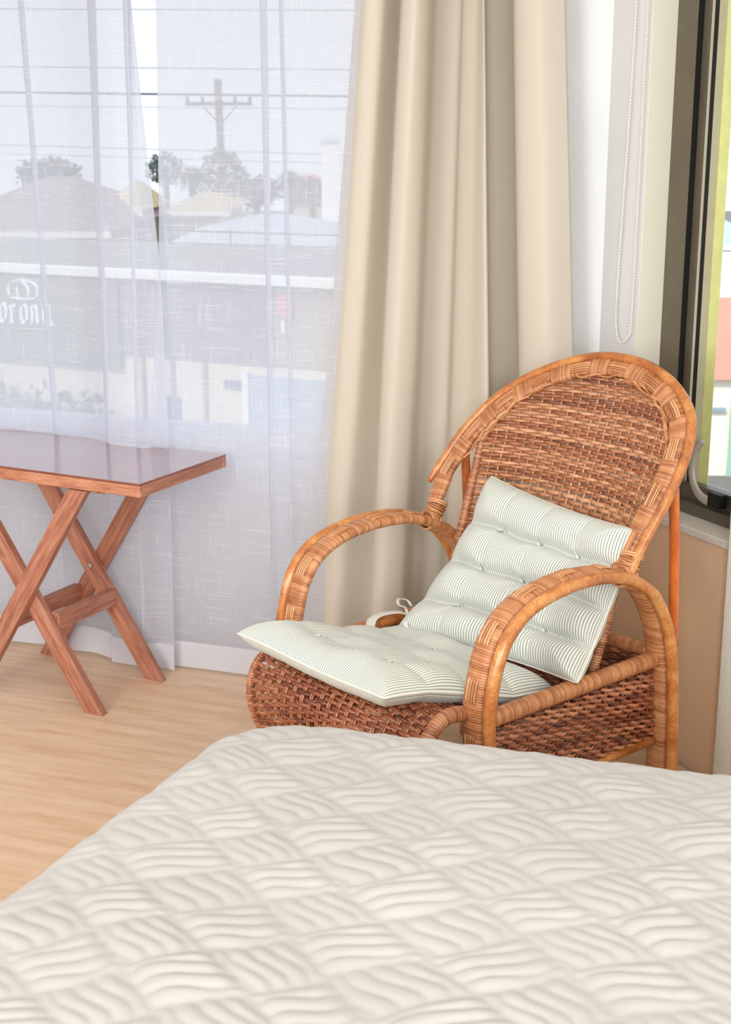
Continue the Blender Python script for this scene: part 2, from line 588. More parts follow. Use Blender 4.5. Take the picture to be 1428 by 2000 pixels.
# right wall: plain strip, deep opening with bronze window, cream wall with painted warm cast below, rough pier
RJ, RE = 0.16, 0.582
RS = 0.612
ZTOP_ = 2.26
M['jamb'] = plaster('green_lit_cream_jamb', (232, 234, 212), 30, 0.2, (236, 226, 212))  # green light from outside put into the jamb colour
def rb(acc, r0, r1, o0, o1, z0, z1):
    box(acc, rw(r0, o0, z0), RD * (r1 - r0), RO * (o1 - o0), UP * (z1 - z0))
a = Acc()
rb(a, 0.0, RJ - 0.0025, 0.0, 0.17, RS, CEIL)
rb(a, RJ, RE, 0.0, 0.17, 2.26, CEIL)
wr = struct(a.build('wall_right', M['wall_smooth'], smooth=False))
a = Acc()
rb(a, RJ - 0.0024, RJ, 0.001, 0.17, RS, ZTOP_)
a.build('jamb', M['jamb'], wr, smooth=False, label='cream window jamb with green outside light painted in')
a = Acc()
rb(a, 0.0, RE + 0.02, 0.0, 0.17, -0.01, RS - 0.021)
a.build('lower_wall', M['wall_warm_cast'], wr, smooth=False, label='cream plaster below the sill with warm cast painted in')
a = Acc()
rb(a, RJ + 0.0, RE, -0.006, 0.17, RS - 0.02, RS)
a2 = struct(a.build('trim_2', M['sill'], smooth=False))
bevel(a2, 0.003)
a = Acc()
rb(a, RE - 0.003, 5.9, -0.028, 0.2, -0.01, CEIL)
o = a.build('wall_pier', M['pier'], smooth=False)
o.name = 'wall_near'
struct(o); bevel(o, 0.006, 2)
# right window
FO = 0.072
ZT = 2.26
a = Acc()
rb(a, RJ, 0.235, FO, 0.0898, RS, ZT)                     # outer stile
rb(a, 0.2351, RE, FO, 0.0898, RS, RS + 0.030)
rb(a, 0.2351, RE, FO, 0.0898, ZT - 0.03, ZT)
win2 = struct(a.build('window_2', M['bronze'], smooth=False))
bevel(win2, 0.0012)
ZB = RS + 0.0745
a = Acc(); rb(a, 0.2352, 0.2368, FO + 0.0015, 0.0896, RS + 0.0305, ZT - 0.031)
a.build('gasket', M['black'], win2, smooth=False)
a = Acc()
rb(a, RJ, 0.2645, 0.090, 0.0968, RS + 0.001, ZT - 0.001)
rb(a, 0.2646, RE, 0.090, 0.115, RS + 0.034, RS + 0.074)
rb(a, 0.2646, RE, 0.090, 0.115, RS + 0.001, RS + 0.033)
rb(a, 0.2646, RE, 0.090, 0.115, ZT - 0.074, ZT - 0.034)
sash = a.build('sash', M['bronze'], win2, smooth=False, label='dark bronze opening sash')
bevel(sash, 0.0008)
a = Acc(); rb(a, 0.2647, 0.2660, 0.0902, 0.0968, ZB, ZT - 0.0745)
a.build('glazing_bead', M['bead'], win2, smooth=False)
a = Acc(); rb(a, RJ, 0.281, 0.0970, 0.1195, ZB, ZT - 0.0745)
a.build('gasket', M['black'], win2, smooth=False)
a = Acc(); rb(a, 0.2811, 0.283, 0.0972, 0.1195, ZB, ZT - 0.0745)
a.build('outer_stop', M['beige_stop'], win2, smooth=False, label='beige strip beside the glass')
a = Acc(); rb(a, RJ, 0.3175, 0.1197, 0.1212, RS, ZT)
a.build('outer_reveal', M['lime'], win2, smooth=False, label='lime yellow edge beside the glass')
a = Acc(); rb(a, 0.290, RE, 0.1215, 0.1245, ZB, ZT - 0.0745)
a.build('pane', M['glass'], win2, smooth=False)
# curved lever handle on the sash
hp = [rw(0.412, FO - 0.002, 0.672), rw(0.385, FO - 0.012, 0.668), rw(0.356, FO - 0.02, 0.690), rw(0.340, FO - 0.022, 0.730), rw(0.343, FO - 0.02, 0.775), rw(0.362, FO - 0.012, 0.812)]
a = Acc()
C_, s_ = resample(hp, 0.004)
sweep(a, C_, RO, np.interp(s_, [0, s_[-1]], [0.0125, 0.0085]), 0.005, 8, power=0.7)
hd = a.build('handle', M['steel'], win2, label='grey curved lever handle')
a = Acc(); rb(a, 0.395, 0.44, FO - 0.014, FO + 0.011, 0.655, 0.690)
bevel(a.build('handle_base', M['black'], win2, smooth=False, label='black handle base'), 0.002)

# ceiling and skirting
a = Acc()
prism(a, [(-3.9, -1.6), (3.1, -1.6), (3.1, 5.3), (-3.9, 5.3)], CEIL + 0.001, CEIL + 0.1)
struct(a.build('ceiling', M['ceiling'], smooth=False))

a = Acc()
for x0, x1, z0, z1 in ((-3.8, 3.1, -0.011, 0.25), (-3.8, 3.1, 2.35, CEIL), (-3.8, -3.3, 0.25, 2.35), (2.6, 3.1, 0.25, 2.35), (-0.6, -0.5, 0.25, 2.35)):  # unseen back wall, wide openings added to let sky fill in
    box(a, (x0, -1.5, z0), (x1 - x0, 0, 0), (0, 0.1, 0), (0, 0, z1 - z0))
struct(a.build('wall_back', M['wall_smooth'], smooth=False))
a = Acc(); box(a, (-3.8, -1.4, -0.011), (0.1, 0, 0), (0, 6.4, 0), (0, 0, CEIL + 0.011))
struct(a.build('wall_far_side', M['wall_smooth'], smooth=False))

# bead chain of the roller blind, hanging as one long loop against the right wall
def chain():
    a = Acc()
    zt = 2.32
    def P(r, z): return rw(r, -0.012, z)
    pts = [P(0.112, zt), P(0.108, 1.9), P(0.101, 1.6), P(0.090, 1.35), P(0.082, 1.15), P(0.085, 1.06), P(0.105, 1.025), P(0.135, 1.04), P(0.148, 1.10), P(0.152, 1.5), P(0.154, 1.9), P(0.156, zt)]
    C, s = resample(pts, 0.0072)
    # small beads
    k = 6
    th = np.linspace(0, 2 * pi, k, endpoint=False); ph = np.array([0.05, 0.9, pi / 2, pi - 0.9, pi - 0.05])
    sph = np.stack([np.outer(np.sin(ph), np.cos(th)), np.outer(np.sin(ph), np.sin(th)), np.outer(np.cos(ph), np.ones(k))], -1)
    idx = []
    for i in range(4):
        for j in range(k):
            idx.append((i * k + j, (i + 1) * k + j, (i + 1) * k + (j + 1) % k, i * k + (j + 1) % k))
    for c in C:
        a.add(c + sph.reshape(-1, 3) * 0.0029, idx)
    tube(a, pts, 0.0006, 4, step=0.02)
    return a.build('bead_chain', M['cord'], None)
bch = chain()
bracket = None
tag(bch, 'thin white bead chain loop hanging beside the window jamb', 'blind chain')

# curtain rod carrying the drape and both sheers
a = Acc()
tube(a, [lw(-2.4, 0.13, 2.36), lw(1.02, 0.13, 2.36)], 0.012, 12)
rod = a.build('curtain_rod', M['steel'])
tag(rod, 'grey curtain rod above the left window carrying all curtains', 'curtain rod')

# ================================================================== CURTAINS
def curtain_sheet(acc, levels, zs, nz, thick=0.0, uv_u=None, wob=0.0, seed=0, ztop=2.35, wall_bow=False):
    """levels: list of arrays (n,2) of (s,d) at heights zs (descending)."""
    L = np.array(levels)                       # (k,n,2)
    # resample every level along the sheet parameter (index) so folds stay aligned
    n = L.shape[1]
    sub = 7
    # smooth in the sheet direction
    t = np.linspace(0, n - 1, (n - 1) * sub + 1)
    def cr(A):
        i = np.clip(np.floor(t).astype(int), 0, n - 2); f = (t - i)[:, None]
        p1 = A[i]; p2 = A[i + 1]; p0 = A[np.maximum(i - 1, 0)]; p3 = A[np.minimum(i + 2, n - 1)]
        m1 = (p2 - p0) * 0.5 * 0.75; m2 = (p3 - p1) * 0.5 * 0.75
        h00 = 2 * f ** 3 - 3 * f ** 2 + 1; h10 = f ** 3 - 2 * f ** 2 + f; h01 = -2 * f ** 3 + 3 * f ** 2; h11 = f ** 3 - f ** 2
        return h00 * p1 + h10 * m1 + h01 * p2 + h11 * m2
    R = np.array([cr(A) for A in L])
    zz = np.linspace(zs[0], zs[-1], nz)
    zk = np.array(zs)[::-1]
    G = np.empty((nz, len(t), 2))
    for c in range(2):
        for j in range(len(t)):
            G[:, j, c] = np.interp(zz, zk, R[::-1, j, c])
    # smooth along the height
    for _ in range(6):
        G[1:-1] = (G[:-2] + 2 * G[1:-1] + G[2:]) / 4
    if wob:
        rs = np.random.default_rng(seed)
        jj = np.arange(len(t))[None, :]; z_ = zz[:, None]
        w = np.zeros((nz, len(t)))
        for _ in range(9):
            w += np.sin(z_ * rs.uniform(1.5, 9) + jj * rs.uniform(0.02, 0.25) + rs.uniform(0, 6)) * rs.uniform(0.3, 1)
        G[..., 1] += w * wob / 5
    if wall_bow:
        G[..., 1] -= np.clip((-G[..., 0] - 0.32) / 0.30, 0, 1) * 0.105 * np.interp(zz, [0, 0.35], [0.75, 1.0])[:, None]
    V = P0[None, None, :] + LW * G[..., 0:1] - LN * G[..., 1:2] + UP * zz[:, None, None]
    arc = np.concatenate([[0], np.cumsum(np.linalg.norm(np.diff(G[0], axis=0), axis=1))])
    U = np.stack([np.broadcast_to(arc, (nz, len(t))), np.broadcast_to(zz[:, None], (nz, len(t)))], -1).reshape(-1, 2)
    m_ = len(t)
    i = np.arange(nz - 1)[:, None]; j = np.arange(m_ - 1)[None, :]
    Q = np.stack([i * m_ + j, (i + 1) * m_ + j, (i + 1) * m_ + j + 1, i * m_ + j + 1], -1).reshape(-1, 4)
    acc.add(V.reshape(-1, 3), Q, 0.5, U)
    return G, zz

# beige drape, folds read at three heights
F = [(0.34, 0.263, 0.191, 0.10), (0.385, 0.316, 0.269, 0.14), (0.428, 0.366, 0.309, 0.13), (0.446, 0.404, 0.370, 0.04),
     (0.487, 0.441, 0.408, 0.17), (0.53, 0.487, 0.447, 0.195), (0.551, 0.525, 0.492, 0.15), (0.540, 0.512, 0.487, 0.045),
     (0.600, 0.580, 0.557, 0.025), (0.627, 0.616, 0.603, 0.11), (0.673, 0.675, 0.667, 0.15), (0.700, 0.731, 0.755, 0.19),
     (0.664, 0.694, 0.718, 0.02), (0.735, 0.776, 0.804, 0.012), (0.756, 0.795, 0.823, 0.12), (0.822, 0.876, 0.913, 0.15),
     (0.881, 0.936, 0.981, 0.11)]
lev = []
for z, mixf in ((2.34, -0.5), (1.855, 0), (0.966, 1), (0.256, 2), (0.012, 2.25)):
    row_ = []
    for s0, s1, s2, d in F:
        if mixf <= 0: s = s0 + (s1 - s0) * mixf * 0.6
        elif mixf <= 1: s = s0 + (s1 - s0) * mixf
        else: s = s1 + (s2 - s1) * (mixf - 1)
        row_.append((s, d))
    lev.append(row_)
a = Acc()
curtain_sheet(a, lev, [2.34, 1.855, 0.966, 0.256, 0.012], 90, wob=0.005, seed=3)
drape = a.build('beige_curtain', M['drape'], use_uv=True)
sm = drape.modifiers.new('solid', 'SOLIDIFY'); sm.thickness = 0.0016
tag(drape, 'heavy beige floor-length curtain gathered in deep folds behind the wicker chair', 'curtain')

def pleat(s, w=0.016, d=0.012):
    """a narrow tuck in a sheer: the cloth doubles back on itself"""
    return [(s - w * 0.5, 0.0), (s + w * 0.5, d * 0.6), (s - w * 0.5, d), (s + w * 0.6, d * 1.5)]

def sheer(name, s_edges, pleats, base_d, label, seed, side):
    """s_edges: (left, right) at heights; pleats: list of (s_top, s_bot, width_top, width_bot)"""
    zs = [2.34, 1.87, 1.2, 0.65, 0.3, 0.008]
    levels = []
    for k, z in enumerate(zs):
        f = k / (len(zs) - 1); f = (2.34 - z) / 2.33
        L_, R_ = s_edges(z)
        pts = [(L_, base_d)]
        items = []
        for (st, sb, wt, wb_) in pleats:
            s = st + (sb - st) * f; w = wt + (wb_ - wt) * f
            items.append((s, w))
        last = L_
        for (s, w) in items:
            mid = (last + s) / 2
            pts.append((mid, base_d + 0.010 * sin(mid * 17 + seed)))
            for q in pleat(s, w):
                pts.append((q[0], base_d + q[1]))
            last = s
        mid = (last + R_) / 2
        pts.append((mid, base_d + 0.012 * sin(mid * 13 + seed)))
        pts.append((R_, base_d))
        levels.append(pts)
    a = Acc()
    G, zz = curtain_sheet(a, levels, zs, 60, wob=0.004, seed=seed, wall_bow=(side < 0))
    o = a.build(name, M['sheer'], use_uv=True)
    tag(o, label, 'sheer curtain', None)
    # doubled hem
    a = Acc()
    kk = [i for i, z in enumerate(zz) if z <= 0.098]
    g = G[kk[0]:]; z_ = zz[kk[0]:]
    V = []
    for dd in (0.004,):
        V = P0 + LW * g[..., 0:1] - LN * (g[..., 1:2] + dd) + UP * z_[:, None, None]
    nzz, m_ = g.shape[:2]
    i = np.arange(nzz - 1)[:, None]; j = np.arange(m_ - 1)[None, :]
    Q = np.stack([i * m_ + j, (i + 1) * m_ + j, (i + 1) * m_ + j + 1, i * m_ + j + 1], -1).reshape(-1, 4)
    a.add(V.reshape(-1, 3), Q)
    a.build('hem', M['sheer_hem'], o, label='doubled, more opaque hem band')
    return o, G, zz

def edgeL(z):
    return -2.3, float(np.interp(z, [0, 0.7, 1.24, 1.46, 1.67, 1.88, 2.34], [-0.205, -0.196, -0.205, -0.222, -0.241, -0.262, -0.30]))
def edgeR(z):
    return float(np.interp(z, [0, 0.5, 1.24, 1.487, 1.88, 2.34], [-0.30, -0.30, -0.222, -0.219, -0.208, -0.20])), float(np.interp(z, [0, 0.966, 1.85, 2.34], [0.27, 0.34, 0.42, 0.44]))
shL, GL, zL = sheer('left_sheer', edgeL, [(-2.0, -2.02, .02, .01), (-1.7, -1.72, .02, .01), (-1.35, -1.36, .03, .02), (-1.05, -1.07, .02, .01), (-0.84, -0.86, .02, .006), (-0.665, -0.60, .016, .002), (-0.378, -0.415, .036, .003), (-0.262, -0.30, .018, .004)], 0.165,
              'left white linen sheer panel behind the folding table, hem on the floor', 1, -1)
shR, GR, zR = sheer('right_sheer', edgeR, [(0.104, 0.100, .020, .003), (0.150, 0.175, .006, .002)], 0.125,
              'right white linen sheer panel between the left sheer and the beige curtain', 5, 1)
for o in (shL, shR):
    o.name = 'sheer_curtain'

# ================================================================== WICKER ARMCHAIR
CO_CH = (0.34906, 3.02061, 0.0)
chair = empty('wicker_armchair', CO_CH, radians(-49.5))
tag(chair, 'honey brown wicker armchair with tall rounded back by the right window', 'armchair')
V3 = lambda u, v, w: np.array([u, v, w], float)

ARM = [(-0.405, 0.0), (-0.41, 0.15), (-0.42, 0.30), (-0.428, 0.42), (-0.418, 0.50), (-0.392, 0.57), (-0.345, 0.617), (-0.275, 0.643), (-0.18, 0.654),
       (-0.08, 0.647), (0.005, 0.619), (0.072, 0.571), (0.122, 0.49), (0.148, 0.388), (0.160, 0.262), (0.166, 0.14), (0.170, 0.0)]
ARM, ARMs = resample(ARM, 0.00125)

def corrugated(acc, P, nrm, a0, b0, pitch, s, blocks=None, k=14, amp=0.0011, seed=0, power=0.8):
    """a band wound round and round with cane: ridges at every pitch"""
    rs = np.random.default_rng(seed)
    idx = np.floor(s / pitch).astype(int)
    idx -= idx.min()
    tints = rs.uniform(0.35, 0.85, idx.max() + 2)
    wob = rs.uniform(-0.0006, 0.0006, idx.max() + 2)
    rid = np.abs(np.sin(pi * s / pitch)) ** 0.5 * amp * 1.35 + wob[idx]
    gro_shade = 1 - np.abs(np.sin(pi * s / pitch)) ** 0.5  # shade between the cane turns, painted into the tint
    sweep(acc, P, nrm, a0 + rid, b0 + rid, k, np.clip(tints[idx] - 0.55 * gro_shade, 0, 1), power=power)

def lengthwise(acc, P, N, side, s, s0, s1, offs, r, lift, rs):
    """flat canes laid along a band between arc lengths s0 and s1"""
    m_ = (s >= s0) & (s <= s1)
    if m_.sum() < 4:
        return
    p = P[m_][::4]; n_ = N[m_][::4]; sd_ = side[m_][::4]
    x = np.linspace(-1, 1, len(p))
    dip = (1 - np.abs(x) ** 6) * 0.0022 - 0.002
    for of in offs:
        q = p + sd_ * of + n_ * (lift + dip)[:, None]
        sweep(acc, q, n_, r * rs.uniform(0.85, 1.1), 0.0016, 6, rs.uniform(0.35, 1.0))

for sgn in (1, -1):
    P = np.stack([np.full(len(ARM), sgn * 0.333), ARM[:, 0], ARM[:, 1]], 1)
    T = norm(np.gradient(P, axis=0))
    out = np.cross(np.array([1.0, 0, 0]), T); out = -out if out[len(out) // 2][2] < 0 else out
    a = Acc()
    sl = slice(None, None, 8)
    nodes = 1 + 0.10 * np.exp(-((ARMs[sl] % 0.31 - 0.15) / 0.006) ** 2)
    sweep(a, P[sl], out[sl], 0.0135 * nodes, 0.0135 * nodes, 14)
    a.build('arm_pole', M['pole'], chair)
    P2 = P.copy(); P2[:, 0] = sgn * 0.291
    a = Acc()
    rs = np.random.default_rng(11 + sgn)
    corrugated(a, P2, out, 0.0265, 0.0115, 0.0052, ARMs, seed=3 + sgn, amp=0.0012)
    side = np.broadcast_to(np.array([1.0, 0, 0]), P2.shape)
    for k in range(7):
        s0 = 0.335 + k * 0.115
        lengthwise(a, P2, out, side, ARMs, s0, s0 + 0.052, (-0.0108, -0.0036, 0.0036, 0.0108), 0.0031, 0.0138, rs)
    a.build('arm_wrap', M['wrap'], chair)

# reclined hoop of the back: plane through the arm joints
AL = radians(31.5)
HT = V3(0, sin(AL), cos(AL)); HN = V3(0, -cos(AL), sin(AL))
hoopL = [(0.312, -0.02), (0.315, 0.05), (0.322, 0.113), (0.329, 0.16), (0.334, 0.22), (0.334, 0.275), (0.324, 0.335), (0.303, 0.38), (0.268, 0.415), (0.222, 0.446), (0.17, 0.468), (0.115, 0.481), (0.06, 0.485), (0.005, 0.481),
         (-0.05, 0.467), (-0.105, 0.445), (-0.16, 0.415), (-0.212, 0.378), (-0.25, 0.34), (-0.284, 0.293), (-0.316, 0.228), (-0.334, 0.165), (-0.342, 0.11), (-0.334, 0.04), (-0.318, -0.02)]
H2, Hs = resample(hoopL, 0.00125)
cen = np.array([0.0, 0.2])
HP = np.stack([H2[:, 0], 0 * H2[:, 0], 0 * H2[:, 0]], 1) + H2[:, 1:2] * HT + V3(0.0, 0.0, 0.625)
Tn = norm(np.gradient(HP, axis=0))
Hin = np.cross(HN, Tn)                                  # in-plane, one of the two sides
if np.dot(Hin[len(Hin) // 2], HT) > 0: Hin = -Hin       # inward
a = Acc()
Ltot = Hs[-1]
cut = Hs < Ltot - 0.115                                 # the far end of the pole has sprung loose
sp_ = HP[cut][::8].copy(); sn = Hs[cut][::8]
loose = np.clip((sn - (Ltot - 0.20)) / 0.09, 0, 1) ** 2
sp_ -= Hin[cut][::8] * (loose * 0.012)[:, None]
rr = 0.0112 * (1 - 0.55 * np.clip((sn - (Ltot - 0.15)) / 0.035, 0, 1))
sweep(a, sp_, HN, rr, rr, 14)
a.build('hoop_pole', M['pole'], chair)
wid = np.interp(Hs, [0, 0.12, 0.3, Ltot / 2, Ltot - 0.3, Ltot - 0.12, Ltot], [0.018, 0.021, 0.021, 0.0175, 0.021, 0.022, 0.018])
BP = HP + Hin * (0.0095 + wid)[:, None]
a = Acc()
rs = np.random.default_rng(21)
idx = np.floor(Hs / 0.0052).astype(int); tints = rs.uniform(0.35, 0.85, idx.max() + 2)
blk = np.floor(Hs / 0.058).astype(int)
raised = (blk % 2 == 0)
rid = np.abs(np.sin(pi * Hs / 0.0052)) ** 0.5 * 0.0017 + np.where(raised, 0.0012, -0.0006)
gro_shade = 1 - np.abs(np.sin(pi * Hs / 0.0052)) ** 0.5  # groove shade of the hoop wrapping, put into its tint
sweep(a, BP, HN, wid + rid, 0.0085 + rid, 14, np.clip(tints[idx] - 0.55 * gro_shade - np.where(raised, 0, 0.15), 0, 1), power=0.75)
side = Hin
for k in range(1, int(Ltot / 0.058), 2):
    lengthwise(a, BP, np.broadcast_to(HN, BP.shape), side, Hs, k * 0.058 - 0.002, (k + 1) * 0.058 + 0.002, (-0.0088, -0.0030, 0.0030, 0.0088), 0.0027, 0.0106, rs)
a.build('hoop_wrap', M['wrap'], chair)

# lashings where hoop meets the arms, and on the side poles
def rings(acc, c, axis, r, n, pitch, rad=0.0028, seed=0, ell=1.0):
    axis = norm(np.asarray(axis, float)); ref = np.array([1.0, 0, 0]) if abs(axis[0]) < 0.8 else np.array([0, 0, 1.0])
    x = norm(np.cross(axis, ref)); y = np.cross(axis, x)
    rs = np.random.default_rng(seed)
    for i in range(n):
        th = np.linspace(0, 2 * pi, 20, endpoint=False)
        tilt = rs.uniform(-0.12, 0.12)
        p = c + axis * ((i - (n - 1) / 2) * pitch) + np.outer(np.cos(th) * r * ell, x) + np.outer(np.sin(th) * r, y) + np.outer(np.sin(th) * tilt * r, axis)
        sweep(acc, p, axis, rad, rad, 6, rs.uniform(0.2, 1), closed=True)
for sgn in (1, -1):
    a = Acc()
    rings(a, V3(sgn * 0.300, 0.004, 0.622), (0, 1, -0.35), 0.028, 6, 0.0055, seed=5, ell=0.75)
    rings(a, V3(sgn * 0.300, 0.022, 0.652), HT, 0.022, 7, 0.0055, seed=6)
    a.build('lashing', M['wrap'], chair)

# woven inner back
INR = [(0.287, 0.183), (0.290, 0.25), (0.280, 0.30), (0.257, 0.347), (0.232, 0.38), (0.197, 0.408), (0.145, 0.430), (0.094, 0.442), (0.035, 0.446)]
INL = [(-0.29, 0.13), (-0.278, 0.163), (-0.253, 0.225), (-0.227, 0.276), (-0.196, 0.325), (-0.165, 0.360), (-0.129, 0.390), (-0.07, 0.422), (-0.01, 0.440), (0.035, 0.446)]
W0, W1 = 0.385, 0.625 + 0.444 * cos(AL)
def back_lr(w):
    s = (np.asarray(w, float) - 0.625) / cos(AL)
    base = np.interp(w, [0.385, 0.62, 0.80, 0.90], [0.238, 0.242, 0.250, 0.285])
    r = np.minimum(np.interp(w, [0.385, 0.62, 0.72, 0.80, 0.90], [0.238, 0.245, 0.268, 0.285, 0.300]), np.interp(s, [p[1] for p in INR], [p[0] for p in INR]))
    l = np.maximum(-base, np.interp(s, [p[1] for p in INL], [p[0] for p in INL]))
    return l, r
def back_pt(u, w):
    u = np.asarray(u, float); w = np.asarray(w, float)
    l, r = back_lr(w)
    v = np.interp(w, [0.385, 0.60, 0.80, 0.88, 1.0], [-0.012, 0.052, 0.122, 0.160, 0.232])
    x = np.clip(np.abs(u - (l + r) / 2) / np.maximum((r - l) / 2, 1e-3), 0, 1)
    bowl = np.interp(w, [0.385, 0.55, 0.85, 0.95, W1], [0.02, 0.045, 0.060, 0.045, 0.004])
    return np.stack([u, v + bowl * (1 - x ** 2.6), w + 0 * u], -1)
a = Acc(); rs = np.random.default_rng(31)
NB = 25                                                # stakes
usp = 0.0235
w = W0 + 0.01; r_i = 0
while w < W1 - 0.004:
    coarse = 0.66 < w < 0.73
    pitch = 0.0118 if coarse else 0.0072
    bl, br = [float(q) for q in back_lr(w)]
    nu = max(8, int((br - bl) / 0.0042))
    u = np.linspace(bl - 0.006, br + 0.006, nu)
    sag = 0.004 * np.sin(u * 9 + w * 20) + rs.uniform(-0.0008, 0.0008)
    ww = np.clip(w + sag * 0.5 + rs.uniform(-0.0015, 0.0015) * np.sin(u * 30 + r_i), W0, W1)
    P = back_pt(u, ww)
    par = (r_i % 2) * pi
    stk = (u / usp) * pi + par
    P[:, 1] -= np.sin(stk) * 0.0042
    nrm = V3(0, -0.9, 0.4)
    rad = (0.0062 if coarse else 0.0043) * rs.uniform(0.9, 1.12)
    tn = np.clip(rs.uniform(0.15, 0.95) + 0.12 * np.sin(u * 25 + r_i * 2.1), 0, 1)
    sweep(a, P, nrm, rad, 0.0019, 6, tn)
    w += pitch; r_i += 1
for i in range(-12, 13):
    u0 = i * usp + usp * 0.5
    ws = np.linspace(W0, W1, 60)
    fan = u0 * np.interp(ws, [W0, 0.85, W1], [0.93, 1.0, 1.02])
    l_, r_ = back_lr(ws)
    ok = (fan > l_ + 0.003) & (fan < r_ - 0.003)
    if ok.sum() < 6: continue
    P = back_pt(fan[ok], ws[ok])
    sweep(a, P, V3(0, -0.9, 0.4), 0.0026, 0.0026, 6, rs.uniform(0.5, 1.0))
a.build('back_weave', M['wicker'], chair, stuff=True)
# braid of cane ends along the inside of the hoop
a = Acc(); rs = np.random.default_rng(41)
t = np.linspace(0, 1, 200)
inn = INL[1:] + INR[-2::-1]
I2, Is = resample(inn, 0.004)
IP = I2[:, 0:1] * V3(1, 0, 0) + I2[:, 1:2] * HT + V3(0, 0, 0.625) - HN * 0.004
for k in range(26):
    n_ = len(IP); L_ = int(rs.uniform(22, 60)); st = int(rs.uniform(0, n_ - L_))
    x = np.arange(L_)
    P = IP[st:st + L_] + HN * (0.006 + 0.004 * np.sin(x * 0.35 + k))[:, None] + norm(HT * 1.0) * (-0.006 + 0.006 * np.sin(x * 0.2 + k * 1.7))[:, None]
    sweep(a, P, HN, 0.0024, 0.002, 6, rs.uniform(0.4, 1))
a.build('back_border', M['wrap'], chair, stuff=True)
# wrapped side poles of the inner back
for sgn in (1, -1):
    ws = np.linspace(0.385, 0.86 if sgn < 0 else 0.68, 420)
    u = back_lr(ws)[1 if sgn > 0 else 0]
    P = back_pt(u, ws); P[:, 0] = u
    s = np.concatenate([[0], np.cumsum(np.linalg.norm(np.diff(P, axis=0), axis=1))])
    a = Acc(); corrugated(a, P, V3(0, -0.9, 0.4), 0.0115 * np.interp(ws, [0.6, 0.8], [1, 0.75]), 0.0105 * np.interp(ws, [0.6, 0.8], [1, 0.75]), 0.006, s, seed=8 + sgn, k=12, amp=0.001, power=1.0)
    a.build('back_pole', M['wicker'], chair)
# back stays
for sgn in (1, -1):
    a = Acc(); tube(a, [V3(sgn * 0.318, 0.135, 0.80), V3(sgn * 0.320, 0.148, 0.66), V3(sgn * 0.322, 0.160, 0.44)], 0.0115, 12)
    a.build('back_stay', M['stay'], chair, label='smooth orange-brown cane strut')

# seat: woven sheet rolling over the front edge
SEAT = [(0.10, 0.335), (-0.05, 0.335), (-0.20, 0.345), (-0.33, 0.375), (-0.42, 0.412), (-0.485, 0.425), (-0.53, 0.405), (-0.556, 0.355), (-0.552, 0.29), (-0.515, 0.21), (-0.46, 0.14), (-0.43, 0.09)]
SP, Ss = resample(SEAT, 0.002)
ST = norm(np.gradient(SP, axis=0)); SN = np.stack([-ST[:, 1], ST[:, 0]], 1)
SN *= np.sign(SN[5, 1]) if SN[5, 1] != 0 else 1
mid_i = len(SP) // 4
if SN[mid_i, 1] < 0: SN = -SN
def seat_hw(s):
    return np.interp(s, [0, 0.30, 0.50, 0.66, 0.80, 1.0], [0.25, 0.255, 0.262, 0.275, 0.272, 0.25])
a = Acc(); rs = np.random.default_rng(51)
s = 0.05; r_i = 0
while s < Ss[-1] - 0.01:
    i = np.searchsorted(Ss, s)
    b = float(seat_hw(s)); u = np.linspace(-b, b, int(2 * b / 0.006))
    wave = np.sin(u / 0.0285 * pi + (r_i % 2) * pi)
    c = SP[i]; n2 = SN[i]
    P = np.stack([u, c[0] + n2[0] * wave * 0.0055, c[1] + n2[1] * wave * 0.0055], 1)
    P[:, 1:] += ST[i] * (rs.uniform(-0.0015, 0.0015) + 0.0018 * np.sin(u * 20 + r_i))[:, None]
    sweep(a, P, V3(0, n2[0], n2[1]), 0.0050 * rs.uniform(0.85, 1.1), 0.0023, 6, np.clip(rs.uniform(0.1, 0.9) + 0.1 * np.sin(u * 18), 0, 1))
    s += 0.0098; r_i += 1
for i in range(-9, 9):
    for dbl in (-0.0032, 0.0032):
        u0 = (i + 0.5) * 0.0285 + dbl
        m_ = np.abs(u0) < seat_hw(Ss)
        P = np.stack([np.full(m_.sum(), u0), SP[m_, 0], SP[m_, 1]], 1)[::4]
        sweep(a, P, np.stack([np.zeros(m_.sum()), SN[m_, 0], SN[m_, 1]], 1)[::4], 0.0026, 0.0026, 6, rs.uniform(0.5, 1))
a.build('seat_weave', M['wicker_red'], chair, stuff=True)
for sgn in (1, -1):
    m_ = (Ss > 0.40)
    hw = seat_hw(Ss[m_])
    P = np.stack([sgn * (hw + 0.004), SP[m_, 0], SP[m_, 1]], 1)
    if sgn > 0:
        P[:, 2] += 0.006
    a = Acc()
    idxs = np.linspace(0, len(P) - 1, len(P) * 2)
    P = np.stack([np.interp(idxs, np.arange(len(P)), P[:, k]) for k in range(3)], 1)
    s_ = np.concatenate([[0], np.cumsum(np.linalg.norm(np.diff(P, axis=0), axis=1))])
    rr_ = 0.0145 if sgn > 0 else 0.0085
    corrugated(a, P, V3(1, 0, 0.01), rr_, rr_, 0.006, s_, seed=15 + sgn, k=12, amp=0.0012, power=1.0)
    a.build('seat_rim', M['wicker'], chair)

